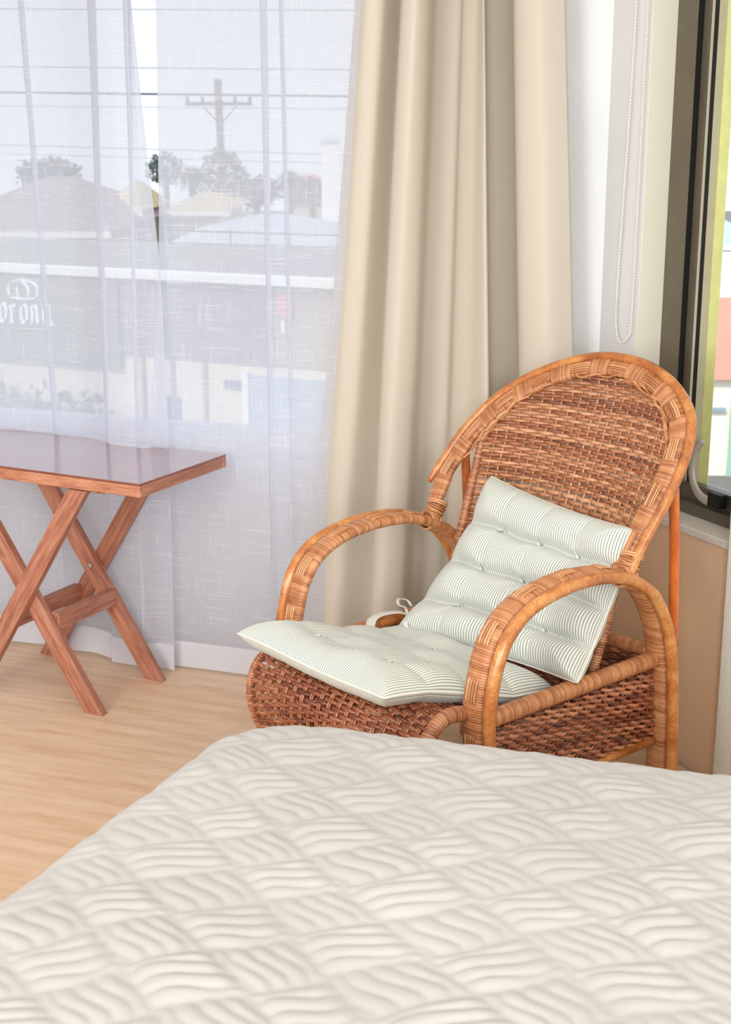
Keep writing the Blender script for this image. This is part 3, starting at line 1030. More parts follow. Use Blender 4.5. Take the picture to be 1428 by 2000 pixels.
# side frames and panels
for sgn in (1, -1):
    U_ = sgn * 0.288
    P = np.stack([np.full(460, U_), np.linspace(-0.41, 0.150, 460), np.full(460, 0.402)], 1)
    a = Acc(); s_ = P[:, 1] - P[0, 1]
    if sgn > 0:
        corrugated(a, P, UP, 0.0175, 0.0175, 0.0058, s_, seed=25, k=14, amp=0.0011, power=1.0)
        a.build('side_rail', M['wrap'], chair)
    else:
        sweep(a, P[::20], UP, 0.016, 0.016, 14)
        a.build('side_rail', M['pole'], chair)
    a = Acc(); tube(a, [V3(U_, -0.40, 0.205), V3(U_, 0.15, 0.205)], 0.011, 10)
    a.build('lower_rail', M['pole'], chair)
    a = Acc(); rs = np.random.default_rng(61)
    w = 0.214; r_i = 0
    while w < 0.384:
        v = np.linspace(-0.40, 0.150, 110)
        slope = 0.0
        ph_ = v / 0.030 * pi - r_i * pi * 0.62
        P = np.stack([U_ + np.sin(ph_) * 0.0050, v, w + 0.0030 * np.sin(ph_ + 2.2)], 1)
        hole = rs.uniform()
        sweep(a, P, V3(1, 0, 0), 0.0047 * rs.uniform(0.85, 1.1), 0.0022, 6, np.clip(rs.uniform(0.0, 0.8) + 0.15 * np.sin(v * 30 + r_i), 0, 1))
        w += 0.0074; r_i += 1
    for k in range(18):
        v0 = -0.385 + k * 0.030
        sweep(a, [V3(U_, v0, 0.205), V3(U_, v0, 0.3), V3(U_, v0, 0.395)], V3(1, 0, 0), 0.003, 0.003, 6, 0.3)
    a.build('side_panel', M['wicker_red'], chair, stuff=True)
P = np.stack([np.linspace(-0.28, 0.28, 460), np.full(460, 0.152), np.full(460, 0.410)], 1)
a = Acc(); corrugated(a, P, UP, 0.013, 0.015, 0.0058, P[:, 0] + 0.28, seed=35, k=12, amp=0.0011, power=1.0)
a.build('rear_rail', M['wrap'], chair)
a = Acc(); rs = np.random.default_rng(71); w = 0.214; r_i = 0
while w < 0.395:
    u = np.linspace(-0.28, 0.28, 110)
    P = np.stack([u, 0.152 + 0.005 * np.sin(u / 0.03 * pi + (r_i % 2) * pi), w + 0 * u], 1)
    sweep(a, P, V3(0, 1, 0), 0.0052, 0.0022, 6, rs.uniform(0, 0.8)); w += 0.0078; r_i += 1
a.build('rear_panel', M['wicker_red'], chair, stuff=True)
a = Acc(); tube(a, [V3(-0.28, 0.152, 0.205), V3(0.28, 0.152, 0.205)], 0.011, 10); a.build('lower_rail', M['pole'], chair)
a = Acc(); tube(a, [V3(-0.28, -0.405, 0.17), V3(0.28, -0.405, 0.17)], 0.012, 10); a.build('front_stretcher', M['pole'], chair)

# ================================================================== CUSHIONS
def cushion(name, corner_fn, wu, wv, thick, tufts, label, crease, uvflip=False, seed=0):
    """corner_fn(x,y)->(centre point, normal) for x,y in [-1,1]"""
    n = 150
    x = np.linspace(-1, 1, n); y = np.linspace(-1, 1, n)
    X, Y = np.meshgrid(x, y, indexing='ij')
    C, N = corner_fn(X, Y)
    ex = np.clip(1 - np.abs(X) ** 16, 0, 1) ** 0.5; ey = np.clip(1 - np.abs(Y) ** 16, 0, 1) ** 0.5
    h = ex * ey
    edge = np.clip((1 - np.maximum(np.abs(X), np.abs(Y))) / 0.34, 0, 1)
    h = (0.04 + 0.96 * h) * (0.50 + 0.50 * np.sin(edge * pi / 2))
    dep = np.zeros_like(X)
    gx = crease['x']; gy = crease['y']
    for (tx, ty) in tufts:
        d2 = ((X - tx) * wu) ** 2 + ((Y - ty) * wv) ** 2
        dep = np.maximum(dep, 0.88 * np.exp(-d2 / 0.011 ** 2))
        dep = np.maximum(dep, 0.50 * np.exp(-np.sqrt(d2 + 1e-5) / 0.030))
    for q, amp in gy:      # creases running across (constant Y)
        wig = 0.012 * np.sin(X * 9 + q * 20)
        dep = np.maximum(dep, amp * np.exp(-np.sqrt(((Y - q + wig) * wv) ** 2 + 2e-6) / 0.014))
    for q, amp in gx:
        wig = 0.012 * np.sin(Y * 8 + q * 20)
        dep = np.maximum(dep, amp * np.exp(-np.sqrt(((X - q + wig) * wu) ** 2 + 2e-6) / 0.016))
    rs = np.random.default_rng(seed)
    und = np.zeros_like(X)
    for _ in range(10):
        und += np.sin(X * rs.uniform(2, 9) + Y * rs.uniform(-9, 9) + rs.uniform(0, 6)) * 0.03
    top = thick * 0.5 * h * (1 - dep) * (1 + und)
    bot = thick * 0.5 * h * (1 - 0.4 * dep)
    Vt = C + N * top[..., None]; Vb = C - N * bot[..., None]
    a = Acc()
    idx = np.arange(n * n).reshape(n, n)
    Qt = np.stack([idx[:-1, :-1], idx[1:, :-1], idx[1:, 1:], idx[:-1, 1:]], -1).reshape(-1, 4)
    prof = thick * 0.5 * h[:, n // 2]
    arc = np.concatenate([[0], np.cumsum(np.hypot(np.diff(x) * wu, np.diff(prof)))]); arc -= arc[n // 2]
    U2 = np.stack([np.broadcast_to(arc[:, None], X.shape), Y * wv], -1)
    U = U2.reshape(-1, 2)
    a.add(Vt.reshape(-1, 3), Qt, 0.5, U)
    a.add(Vb.reshape(-1, 3), Qt[:, ::-1], 0.5, U)
    # side skirts: the stripes carry on around the edge
    def skirt(ii):
        t = Vt[ii[0], ii[1]]; b = Vb[ii[0], ii[1]]; m_ = len(t); u = U2[ii[0], ii[1]]
        j = np.arange(m_ - 1)
        a.add(np.concatenate([t, b]), np.stack([j, j + m_, j + m_ + 1, j + 1], -1), 0.5, np.concatenate([u, u + (np.array([0.0, 0.0]) if np.ptp(ii[0]) > 0 else np.array([np.sign(u[0, 0]) * 0.004, 0.0]))]))
    r = np.arange(n)
    skirt((r, np.zeros(n, int))); skirt((r[::-1], np.full(n, n - 1))); skirt((np.zeros(n, int), r[::-1])); skirt((np.full(n, n - 1), r))
    o = a.build(name, M['stripe'], chair_space, use_uv=True)
    # piping cord round the seam
    ring = np.concatenate([C[:, 0], C[-1, 1:], C[::-1, -1][1:], C[0, ::-1][1:-1]])[::3]
    a = Acc(); sweep(a, ring, norm(N[n // 2, n // 2]), 0.0022, 0.0022, 8, closed=True)
    pp = a.build('piping', M['piping'], o)
    return o, C, N

# cushions are things of their own, so they are built in the chair's frame and then left there as top-level objects
chair_space = None
def to_world(o):
    o.matrix_world = Matrix.Translation(CO_CH) @ Matrix.Rotation(radians(-49.5), 4, 'Z')

def seat_surface(X, Y):
    # Y=-1 front, Y=+1 rear
    t = (Y + 1) / 2
    uL = -0.262 + 0.012 * t; uR = 0.219 + 0.016 * t
    k = (X + 1) / 2
    pin = 1 - 0.025 * (1 - Y ** 2)
    u = (uL + uR) / 2 + (uR - uL) / 2 * X * pin
    v = -0.600 + 0.47 * t + 0.012 * (1 - X ** 2) * np.clip(-Y, 0, 1) - 0.015 * X * 0
    wz = np.interp(t, [0, 0.1, 0.25, 0.5, 0.75, 1.0], [0.480, 0.474, 0.462, 0.430, 0.398, 0.388])
    wz = wz + 0.004 * np.sin(X * 3 + Y * 2) - 0.004 * (1 - X ** 2) * np.clip(-Y, 0, 1)
    C = np.stack([u, v, wz], -1)
    N = np.stack([0 * u, np.full_like(u, -0.0) + np.interp(t, [0, 0.4, 1], [0.12, 0.20, 0.10]), np.ones_like(u)], -1)
    return C, norm(N)
tf = [(x, y) for x in (-0.5, 0, 0.5) for y in (-0.5, 0, 0.5)]
sc_o, _, _ = cushion('seat_cushion', seat_surface, 0.24, 0.235, 0.085, tf, '', {'x': [(-0.5, 0.12), (0, 0.12), (0.5, 0.12)], 'y': [(-0.5, 0.30), (0, 0.35), (0.5, 0.28)]}, seed=2)
to_world(sc_o)
tag(sc_o, 'grey and white striped tufted cushion lying flat on the chair seat', 'cushion')

BA = radians(35)
def back_surface(X, Y):
    # Y=-1 bottom, +1 top ; bilinear between read corners (u, s)
    TL, TR, BR, BL = (-0.166, 0.362), (0.288, 0.322), (0.312, -0.030), (-0.228, -0.068)
    x = (X + 1) / 2; y = (Y + 1) / 2
    u = (1 - y) * ((1 - x) * BL[0] + x * BR[0]) + y * ((1 - x) * TL[0] + x * TR[0])
    s = (1 - y) * ((1 - x) * BL[1] + x * BR[1]) + y * ((1 - x) * TL[1] + x * TR[1])
    u = u - 0.010 * np.sin(pi * y) * (X) ; s = s - 0.012 * (1 - X ** 2) * Y
    v = -0.130 + s * sin(BA); w_ = 0.45 + s * cos(BA)
    bend = 0.022 * (1 - Y ** 2)
    C = np.stack([u, v + bend * cos(BA), w_ - bend * sin(BA)], -1)
    N = np.broadcast_to(V3(0, -cos(BA), sin(BA)), C.shape)
    return C, N
tf = [(x, y) for x in (-0.46, 0.04, 0.52) for y in (-0.54, -0.03, 0.47)]
bc_o, _, _ = cushion('back_cushion', back_surface, 0.245, 0.20, 0.118, tf, '', {'x': [(-0.46, 0.16), (0.04, 0.18), (0.52, 0.16)], 'y': [(-0.54, 0.74), (-0.03, 0.74), (0.47, 0.74)]}, seed=4)
to_world(bc_o)
tag(bc_o, 'grey and white striped tufted cushion leaning against the wicker chair back', 'cushion')
# cotton ties
def ribbon(pts, w_, parent, up=(0, 0, 1), name='tie'):
    a = Acc(); C, s_ = resample(pts, 0.004)
    sweep(a, C, np.array(up, float), w_, 0.0012, 8, power=0.6)
    return a.build(name, M['tie'], parent, label='pale cotton tie')
ribbon([V3(-0.250, -0.235, 0.405), V3(-0.272, -0.205, 0.424), V3(-0.278, -0.165, 0.428), V3(-0.268, -0.120, 0.424), V3(-0.250, -0.095, 0.410)], 0.012, sc_o)
ribbon([V3(-0.24, -0.115, 0.405), V3(-0.27, -0.10, 0.428), V3(-0.300, -0.085, 0.424)], 0.004, sc_o)
lp = [V3(-0.268, -0.10, 0.430), V3(-0.280, -0.115, 0.440), V3(-0.296, -0.10, 0.446), V3(-0.290, -0.078, 0.440), V3(-0.272, -0.082, 0.432), V3(-0.262, -0.09, 0.436)]
ribbon(lp, 0.0035, sc_o)
ribbon([V3(-0.20, -0.165, 0.428), V3(-0.188, -0.178, 0.434), V3(-0.176, -0.185, 0.430), V3(-0.168, -0.19, 0.426)], 0.005, bc_o)

# ================================================================== FOLDING TABLE
TD = az(27.3); TR_ = az(117.3)
TN = np.array([-0.76026, 3.47168, 0.0])
table = empty('folding_table', tuple(TN), math.atan2(TR_[1], TR_[0]))
tag(table, 'reddish-brown wooden folding table with crossed legs in front of the sheers', 'table')
# local frame: x along TR_ (s), y along TD, z up
T0 = 0.640
XR, XL = 0.195, -0.62
Y0, Y1 = 0.030, 0.432
def tb(x0, x1, y0, y1, z0, z1, name, mat, bv=0.0015, label=None):
    a = Acc(); box(a, (x0, y0, z0), (x1 - x0, 0, 0), (0, y1 - y0, 0), (0, 0, z1 - z0))
    o = a.build(name, mat, table, smooth=False, label=label)
    bevel(o, bv); return o
tb(XL, XR, Y0, Y1, 0.6705, 0.6765, 'tabletop', M['laminate'], 0.001, 'glossy red-brown laminate top')
tb(XL, XR, Y0, Y0 + 0.02, T0, 0.670, 'edge_rail', M['table_h'])
tb(XL, XR, Y1 - 0.02, Y1, T0, 0.670, 'edge_rail', M['table_h'])
tb(XR - 0.02, XR, Y0 + 0.0205, Y1 - 0.0205, T0, 0.670, 'edge_rail', M['table'])
tb(XL, XL + 0.02, Y0 + 0.0205, Y1 - 0.0205, T0, 0.670, 'edge_rail', M['table'])
tb(XL + 0.021, XR - 0.021, Y0 + 0.021, Y1 - 0.021, 0.660, 0.6702, 'underside', M['table_h'], 0.0005)
def leg(x0, x1, y, ztop, th=0.024, wd=0.052):
    """flat leg from floor at x0 to x1 at ztop, ends cut level"""
    d = np.array([x1 - x0, 0, ztop]); L = np.linalg.norm(d); hw = wd / 2 * L / ztop
    V = [(x0 - hw, y, 0), (x0 + hw, y, 0), (x1 + hw, y, ztop), (x1 - hw, y, ztop)]
    V = V + [(p[0], p[1] + th, p[2]) for p in V]
    a = Acc(); a.add(V, [(0, 1, 2, 3), (7, 6, 5, 4), (0, 4, 5, 1), (1, 5, 6, 2), (2, 6, 7, 3), (3, 7, 4, 0)])
    o = a.build('leg', M['leg_a'] if x1 > x0 else M['leg_b'], table, smooth=False); bevel(o, 0.0015)
    return o
ZT_ = T0 - 0.002
leg(-0.425, -0.005, 0.000 + 0.024, ZT_)
leg(-0.010, -0.425, 0.051, ZT_ - 0.01)
leg(-0.010, -0.425, 0.330, ZT_ - 0.01)
leg(-0.425, -0.005, 0.357, ZT_)
def stretch(x, z, y0, y1, name='stretcher'):
    tb(x - 0.012, x + 0.012, y0, y1, z - 0.024, z + 0.024, name, M['table'])
stretch(-0.142, 0.240, 0.0755, 0.3295)
stretch(-0.292, 0.225, 0.0485, 0.3565)
a = Acc()
for yy in (0.3285,):
    th = np.linspace(0, 2 * pi, 16, endpoint=False)
    tube(a, [V3(-0.220, 0.326, 0.322), V3(-0.220, 0.3295, 0.322)], 0.0075, 16, up=(0, 0, 1))
a.build('bolt', M['steel'], table, label='grey round bolt head')
a = Acc(); tube(a, [V3(0.045, 0.052, 0.636), V3(0.045, 0.33, 0.636)], 0.006, 10); a.build('pivot_rod', M['black'], table)
a = Acc(); box(a, (0.012, 0.052, 0.6305), (0.05, 0, 0), (0, 0.03, 0), (0, 0, 0.009)); a.build('hinge_block', M['table'], table, smooth=False)

# ================================================================== BED WITH QUILTED SPREAD
BO = np.array([-0.2330, 1.9320, 0.0])
BO = None
def unz(x, y, z):
    F_ = np.array([0, cos(PITCH), -sin(PITCH)]); U_ = np.array([0, sin(PITCH), cos(PITCH)])
    d = F_ + np.array([1.0, 0, 0]) * (x - 714) / FPX - U_ * (y - 1000) / FPX
    return np.array([0, 0, CAM_H]) + d * (z - CAM_H) / d[2]
BZ = 0.600
BO = unz(430, 1450, BZ)
BA_, BB = az(106.3), az(24.5)
bed_na, bed_nb = 680, 660
A0, A1 = -0.045, 1.55
B1, B0 = 0.148, -1.25
def bed_mesh():
    aa = np.linspace(0, 1, bed_na); bb = np.linspace(0, 1, bed_nb)
    # arc-length style parameters: extra cloth hangs down the far and left sides
    drop = 0.50
    pa = -drop + aa * (A1 - A0 + drop)           # distance from the left edge, negative = hanging
    pb = -drop + bb * (B1 - B0 + drop)           # distance from the far edge
    PA, PB = np.meshgrid(pa, pb, indexing='ij')
    R = 0.070                                     # edge rounding
    CR = 0.16                                     # plan corner radius
    # hanging direction: use signed "outside" distance with rounded plan corner
    xa = PA; xb = PB
    q = np.stack([CR - xa, CR - xb], -1)
    qo = np.clip(q, 0, None)
    dist = np.linalg.norm(qo, axis=-1) + np.minimum(np.maximum(q[..., 0], q[..., 1]), 0) - CR   # >0 outside
    gx = np.where(q[..., 0] > q[..., 1], 1.0, 0.0); gy = 1 - gx
    ln = np.linalg.norm(qo, axis=-1); both = ln > 1e-6
    gx = np.where(both, qo[..., 0] / np.maximum(ln, 1e-6), gx); gy = np.where(both, qo[..., 1] / np.maximum(ln, 1e-6), gy)
    # profile: flat inside, quarter round of radius R, then vertical
    t = dist + R
    ang = np.clip(t / (R * 1.0), 0, pi / 2)
    horiz = np.where(t <= 0, t, np.where(ang < pi / 2, R * np.sin(ang), R))
    down = np.where(t <= 0, 0.0, np.where(ang < pi / 2, R * (1 - np.cos(ang)), R + (t - R * pi / 2)))
    shift = (horiz - R) - dist                    # inward correction along gradient
    xa2 = xa - gx * shift; xb2 = xb - gy * shift
    zz = BZ - down
    crown = 0.010 * (1 - np.exp(-np.clip(-dist, 0, None) / 0.25))
    zz = zz + crown
    zz = np.maximum(zz, 0.02 + 0.0 * zz)
    # ---------------- relief: basket of three-strand groups
    pa_w = xa; pb_w = xb
    a_ = xa + A0; b_ = B1 - xb                    # coordinates in the bed frame
    CA, CB = 0.155, 0.128
    a2 = a_ + 0.009 * np.sin(b_ * 14 + 1.0 + a_ * 5) + 0.006 * np.sin(a_ * 23 + b_ * 17)
    b2 = b_ + 0.009 * np.sin(a_ * 11 + b_ * 6) + 0.005 * np.sin(b_ * 31 + a_ * 19)
    def group(a0, b0, ang_, pitch, bend):
        da = (a2 - a0 + CA / 2) % CA - CA / 2; db = (b2 - b0 + CB / 2) % CB - CB / 2
        ca, sa = cos(radians(ang_)), sin(radians(ang_))
        al = da * ca + db * sa; ac = -da * sa + db * ca
        inside = 1 - (np.abs(da) / (CA / 2) + np.abs(db) / (CB / 2))
        ac = ac + bend * np.sin(al * 46)
        ph = ac / pitch
        x = np.abs((ph % 1.0) * 2 - 1)                       # 0 on a strand's crest .. 1 in the groove
        ridge = np.sqrt(np.clip(1 - x ** 2.4, 0, 1))
        env = np.clip(inside * 2.2 + 0.10, 0, 1) ** 0.6
        return inside, ridge * env
    i1, h1 = group(0.455, -0.122, 41, 0.0265, 0.0100)
    i2, h2 = group(0.455 + CA / 2, -0.122 + CB / 2, -38, 0.0235, -0.0085)
    h = np.where(i1 > i2, h1, h2 * 0.75)
    hb = h.copy()
    for _ in range(2):
        hb[1:-1, 1:-1] = (hb[1:-1, 1:-1] * 2 + hb[:-2, 1:-1] + hb[2:, 1:-1] + hb[1:-1, :-2] + hb[1:-1, 2:]) / 6
    h = hb
    fade = np.clip((-dist + 0.01) / 0.10, 0.12, 1.0)
    rs = np.random.default_rng(5)
    und = np.zeros_like(xa)
    for _ in range(14):
        und += np.sin(a_ * rs.uniform(4, 26) + b_ * rs.uniform(-26, 26) + rs.uniform(0, 6)) * rs.uniform(0.2, 1)
    disp = (h * 0.0086 * (1 + 0.10 * und) + und * 0.0010) * fade
    P = BO + BA_ * (xa2 + A0)[..., None] + BB * (B1 - xb2)[..., None]
    P = np.broadcast_to(P, xa.shape + (3,)).copy()
    P[..., 2] = zz
    # normals: up on top, outwards on the sides
    up = np.cos(ang)[..., None] * UP + np.sin(ang)[..., None] * (-BA_ * gx[..., None] + BB * gy[..., None])
    P = P + up * (disp * 1.0)[..., None]
    return P
P = bed_mesh()
na, nb = P.shape[:2]
idx = np.arange(na * nb).reshape(na, nb)
Q = np.stack([idx[:-1, :-1], idx[1:, :-1], idx[1:, 1:], idx[:-1, 1:]], -1).reshape(-1, 4)[:, ::-1]
a = Acc(); a.add(P.reshape(-1, 3), Q)
quilt = a.build('quilted_bedspread', M['quilt'])
tag(quilt, 'off-white quilted bedspread with cable-like braided relief in the foreground', 'bedspread')
# mattress and base under the spread
bed = empty('bed', tuple(BO * np.array([1, 1, 0]) + BA_ * 0.9 + BB * -0.5))
tag(bed, 'upholstered bed under the off-white quilted spread', 'bed')
def bed_box(a0, a1, b0, b1, z0, z1, name, mat):
    a = Acc(); c = BO * np.array([1, 1, 0]) + BA_ * (a0 + A0) + BB * (b0) - np.array(bed.location)
    box(a, c + UP * z0, BA_ * (a1 - a0), BB * (b1 - b0), UP * (z1 - z0))
    return bevel(a.build(name, mat, bed, smooth=False), 0.03, 3)
bed_box(0.03, A1 - A0 - 0.01, B0 + 0.01, B1 - 0.04, 0.34, 0.578, 'mattress', M['mattress'])
bed_box(0.04, A1 - A0 - 0.01, B0 + 0.01, B1 - 0.05, 0.0, 0.335, 'bed_base', M['mattress'])

# ================================================================== OUTSIDE
GZ = -3.2
def far(x, y, Y):
    F_ = np.array([0, cos(PITCH), -sin(PITCH)]); U_ = np.array([0, sin(PITCH), cos(PITCH)])
    d = F_ + np.array([1.0, 0, 0]) * (x - 714) / FPX - U_ * (y - 1000) / FPX
    return np.array([0, 0, CAM_H]) + d * (Y / d[1])
FD, FN = az(117), az(27)
FQ = np.array([-2.2111, 15.1709, 0.0])
def fp(s, o, z):                      # s along the facade across the street, o behind it
    return FQ + FD * s + FN * o + UP * z
def fbox(acc, s0, s1, o0, o1, z0, z1):
    box(acc, fp(s0, o0, z0), FD * (s1 - s0), FN * (o1 - o0), UP * (z1 - z0))

M['asphalt'] = plain('asphalt', (120, 118, 116), 0.9, noise=0.2)
M['band'] = plain('mauve_grey_render', (134, 124, 136), 0.85, noise=0.15, nscale=1.5)
M['board'] = plain('grey_sign_board', (132, 132, 124), 0.8, noise=0.12, nscale=1.2)
M['cream'] = plain('cream_render', (228, 220, 200), 0.85, noise=0.12, nscale=1.2)
M['brown'] = plain('tan_render', (170, 158, 140), 0.85, noise=0.1, nscale=1.5)
M['cap'] = plain('white_parapet', (242, 242, 240), 0.7)
M['garage'] = plain('blue_grey_shutter', (158, 178, 196), 0.6)
M['plate'] = plain('slate_blue_plate', (92, 98, 140), 0.6)
M['letter'] = plain('white_lettering', (250, 250, 250), 0.6)
M['red'] = plain('faded_red_paint', (214, 118, 112), 0.7, noise=0.1, nscale=3)
M['salmon'] = plain('salmon_render', (246, 178, 160), 0.8, noise=0.1, nscale=1.5)
M['shingle'] = plain('brown_pink_shingles', (146, 122, 122), 0.9, noise=0.25, nscale=3)
M['shingle2'] = plain('sand_roof', (196, 178, 138), 0.9, noise=0.2, nscale=3)
M['tin'] = plain('pale_tin_roof', (178, 190, 202), 0.6, noise=0.1, nscale=2)
M['creosote'] = plain('weathered_pole', (92, 88, 90), 0.9)
M['wire'] = plain('black_cable', (52, 52, 60), 0.7)
M['leaf'] = plain('dull_green_leaves', (74, 92, 78), 0.8, noise=0.35, nscale=2)
M['leaf2'] = plain('light_hedge_leaves', (140, 152, 128), 0.8, noise=0.35, nscale=4)
M['bark'] = plain('bark', (96, 84, 72), 0.9)
M['greend'] = plain('sea_green_door', (168, 208, 186), 0.6)
M['pale_cream'] = plain('pale_cream_render', (250, 246, 232), 0.8)

a = Acc(); prism(a, [(-60, 4.4), (60, 4.4), (60, 110), (-60, 110)], GZ - 0.2, GZ)
struct(a.build('ground', M['asphalt'], smooth=False))

# commercial building right across the street
bld = empty('shop_building', tuple(fp(0, 0, GZ)), math.atan2(FD[1], FD[0]))
tag(bld, 'low shop building across the street with grey sign band and cream lower wall', 'building')
def bp(s0, s1, o0, o1, z0, z1, name, mat, label=None, parent=None):
    a = Acc(); box(a, (s0, o0, z0 - GZ), (s1 - s0, 0, 0), (0, o1 - o0, 0), (0, 0, z1 - z0))
    return a.build(name, mat, parent or bld, smooth=False, label=label)
bp(-9, 3.6, 0.0, 5.0, GZ, -0.72, 'lower_wall', M['cream'])
bp(-0.55, 1.42, -0.03, 5.0, -0.7195, 0.13, 'upper_band', M['band'], 'mauve-grey upper band')
bp(-9, -0.5505, -0.10, 5.0, -0.85, 0.13, 'sign_board', M['board'], 'grey board with white lettering')
bp(1.4205, 3.6, -0.02, 5.0, -0.7195, 0.13, 'upper_band', M['brown'], 'tan upper band')
bp(-9, 3.6, -0.14, 0.10, 0.1305, 0.215, 'parapet', M['cap'])
for k in range(9):
    z0 = -2.9 + k * 0.23
    bp(1.10, 2.62, -0.025, -0.001, z0, z0 + 0.222, 'shutter_slat', M['garage'])
bp(1.02, 1.095, -0.05, -0.001, GZ, -0.80, 'door_frame', M['cap'])
bp(2.625, 2.70, -0.05, -0.001, GZ, -0.80, 'door_frame', M['cap'])
bp(0.78, 0.99, -0.025, -0.001, -1.005, -0.915, 'wall_plate', M['plate'], 'small slate-blue wall plate')
for s0 in (-0.30, 0.10, 0.52):
    bp(s0, s0 + 0.035, -0.05, -0.001, GZ, -0.73, 'downpipe', M['brown'])
bp(0.02, 0.20, -0.02, -0.001, -1.55, -1.15, 'meter_box', M['plate'])
# red sign
bp(1.49, 1.66, -0.06, -0.021, -0.20, 0.04, 'shop_sign', M['red'], 'small faded red sign')
bp(1.52, 1.56, -0.05, -0.021, -0.36, -0.24, 'shop_sign', M['cap'])
# lettering: broad-nib strokes, black-letter style
def nib(acc, pts, w=0.034, o=-0.112, ox=0.0, oz=0.0, sc=1.0):
    P = [(ox + p[0] * sc, oz + p[1] * sc) for p in pts]
    if len(P) > 2:
        C, _ = resample(P, 0.01)
    else:
        C = np.array(P)
    pen = np.array([cos(radians(40)), sin(radians(40))]) * w / 2
    V = []
    for c in C:
        V += [(c[0] - pen[0], o, c[1] - pen[1] - GZ), (c[0] + pen[0], o, c[1] + pen[1] - GZ),
              (c[0] + pen[0], o + 0.01, c[1] + pen[1] - GZ), (c[0] - pen[0], o + 0.01, c[1] - pen[1] - GZ)]
    n = len(C); Q = [(0, 1, 2, 3), (4 * n - 1, 4 * n - 2, 4 * n - 3, 4 * n - 4)]
    for i in range(n - 1):
        for j in range(4):
            Q.append((4 * i + j, 4 * (i + 1) + j, 4 * (i + 1) + (j + 1) % 4, 4 * i + (j + 1) % 4))
    acc.add(V, Q)
def letter(name, strokes, ox, oz=-0.40, sc=0.185, w=0.042):
    a = Acc()
    for st_ in strokes:
        nib(a, st_, w, ox=ox, oz=oz, sc=sc)
    return a.build('letter', M['letter'], bld, smooth=False)
o_ = [[(0.08, 0.15), (0.05, 0.5), (0.12, 0.85), (0.30, 0.98), (0.46, 0.82), (0.48, 0.45), (0.40, 0.12), (0.25, 0.0), (0.12, 0.08), (0.08, 0.2)]]
r_ = [[(0.12, 0.95), (0.16, 0.5), (0.12, 0.05)], [(0.0, 0.85), (0.12, 0.95)], [(0.16, 0.7), (0.30, 0.95), (0.42, 0.85)], [(0.02, 0.05), (0.24, 0.0)]]
n_ = [[(0.10, 0.95), (0.13, 0.5), (0.10, 0.03)], [(0.13, 0.75), (0.30, 0.98), (0.44, 0.80), (0.44, 0.3), (0.50, 0.02)]]
a_ = [[(0.46, 0.95), (0.25, 1.0), (0.08, 0.70), (0.08, 0.3), (0.24, 0.0), (0.44, 0.2)], [(0.46, 0.98), (0.46, 0.4), (0.50, 0.08), (0.66, 0.0)]]
C_l = [[(0.95, 1.15), (0.70, 1.45), (0.32, 1.30), (0.06, 0.8), (0.12, 0.2), (0.45, -0.12), (0.85, 0.1)], [(0.62, 1.25), (0.52, 0.6), (0.62, 0.1)], [(0.62, 0.1), (0.88, -0.10), (1.02, -0.35)]]
letter('C', C_l, -2.50, oz=-0.425, sc=0.23, w=0.05)
for st_, ox_ in ((o_, -2.23), (r_, -2.08), (o_, -1.92), (n_, -1.77), (a_, -1.59)):
    letter('x', st_, ox_, oz=-0.44, sc=0.215, w=0.05)
a = Acc()
for st_ in ([(-2.12, -0.135), (-2.13, -0.02), (-2.04, 0.035), (-1.92, 0.05), (-1.80, 0.035), (-1.71, -0.02), (-1.72, -0.135)],
            [(-2.10, -0.15), (-1.92, -0.165), (-1.74, -0.15)], [(-1.99, -0.15), (-2.0, -0.04), (-1.92, 0.04)], [(-1.85, -0.15), (-1.84, -0.04), (-1.92, 0.04)],
            [(-1.92, 0.05), (-1.92, 0.085)]):
    st_ = [(p_[0] + 0.06, p_[1] + 0.0) for p_ in st_]
    nib(a, st_, 0.036)
a.build('crown_emblem', M['letter'], bld, smooth=False, label='white crown emblem above the lettering')

def thing_box(name, label, cat, parts, group=None):
    """parts: (name, material, [acc-drawing function])"""
    o = empty(name, (0, 0, 0)); tag(o, label, cat, group)
    return o
def gable(acc, x0, x1, y0, y1, z0, z1, w=0.0):
    """hipped roof over a box footprint in world axes"""
    i = min(x1 - x0, y1 - y0) * 0.42
    V = [(x0, y0, z0), (x1, y0, z0), (x1, y1, z0), (x0, y1, z0), (x0 + i, (y0 + y1) / 2 - 0.05, z1), (x1 - i, (y0 + y1) / 2 - 0.05, z1), (x1 - i, (y0 + y1) / 2 + 0.05, z1), (x0 + i, (y0 + y1) / 2 + 0.05, z1)]
    acc.add(V, [(0, 3, 2, 1), (0, 1, 5, 4), (1, 2, 6, 5), (2, 3, 7, 6), (3, 0, 4, 7), (4, 5, 6, 7)])
def house(name, label, px0, px1, pytop, pyeave, Y, depth, wall, roof, cat='house'):
    p0 = far(px0, pyeave, Y); p1 = far(px1, pyeave, Y); zt = far(px0, pytop, Y + depth / 2)[2]
    o = empty(name, ((p0[0] + p1[0]) / 2, Y, GZ)); tag(o, label, cat)
    cx = (p0[0] + p1[0]) / 2; hw = (p1[0] - p0[0]) / 2
    a = Acc(); box(a, (-hw + 0.15, 0.15, 0), (2 * hw - 0.3, 0, 0), (0, depth - 0.3, 0), (0, 0, p0[2] - GZ)); a.build('wall', wall, o, smooth=False)
    a = Acc(); gable(a, -hw - 0.1, hw + 0.1, -0.1, depth + 0.1, p0[2] - GZ, zt - GZ); a.build('roof', roof, o, smooth=False)
    a = Acc(); box(a, (-hw - 0.12, -0.14, p0[2] - GZ - 0.10), (2 * hw + 0.24, 0, 0), (0, 0.035, 0), (0, 0, 0.10)); a.build('gutter', M['cap'], o, smooth=False)
    return o
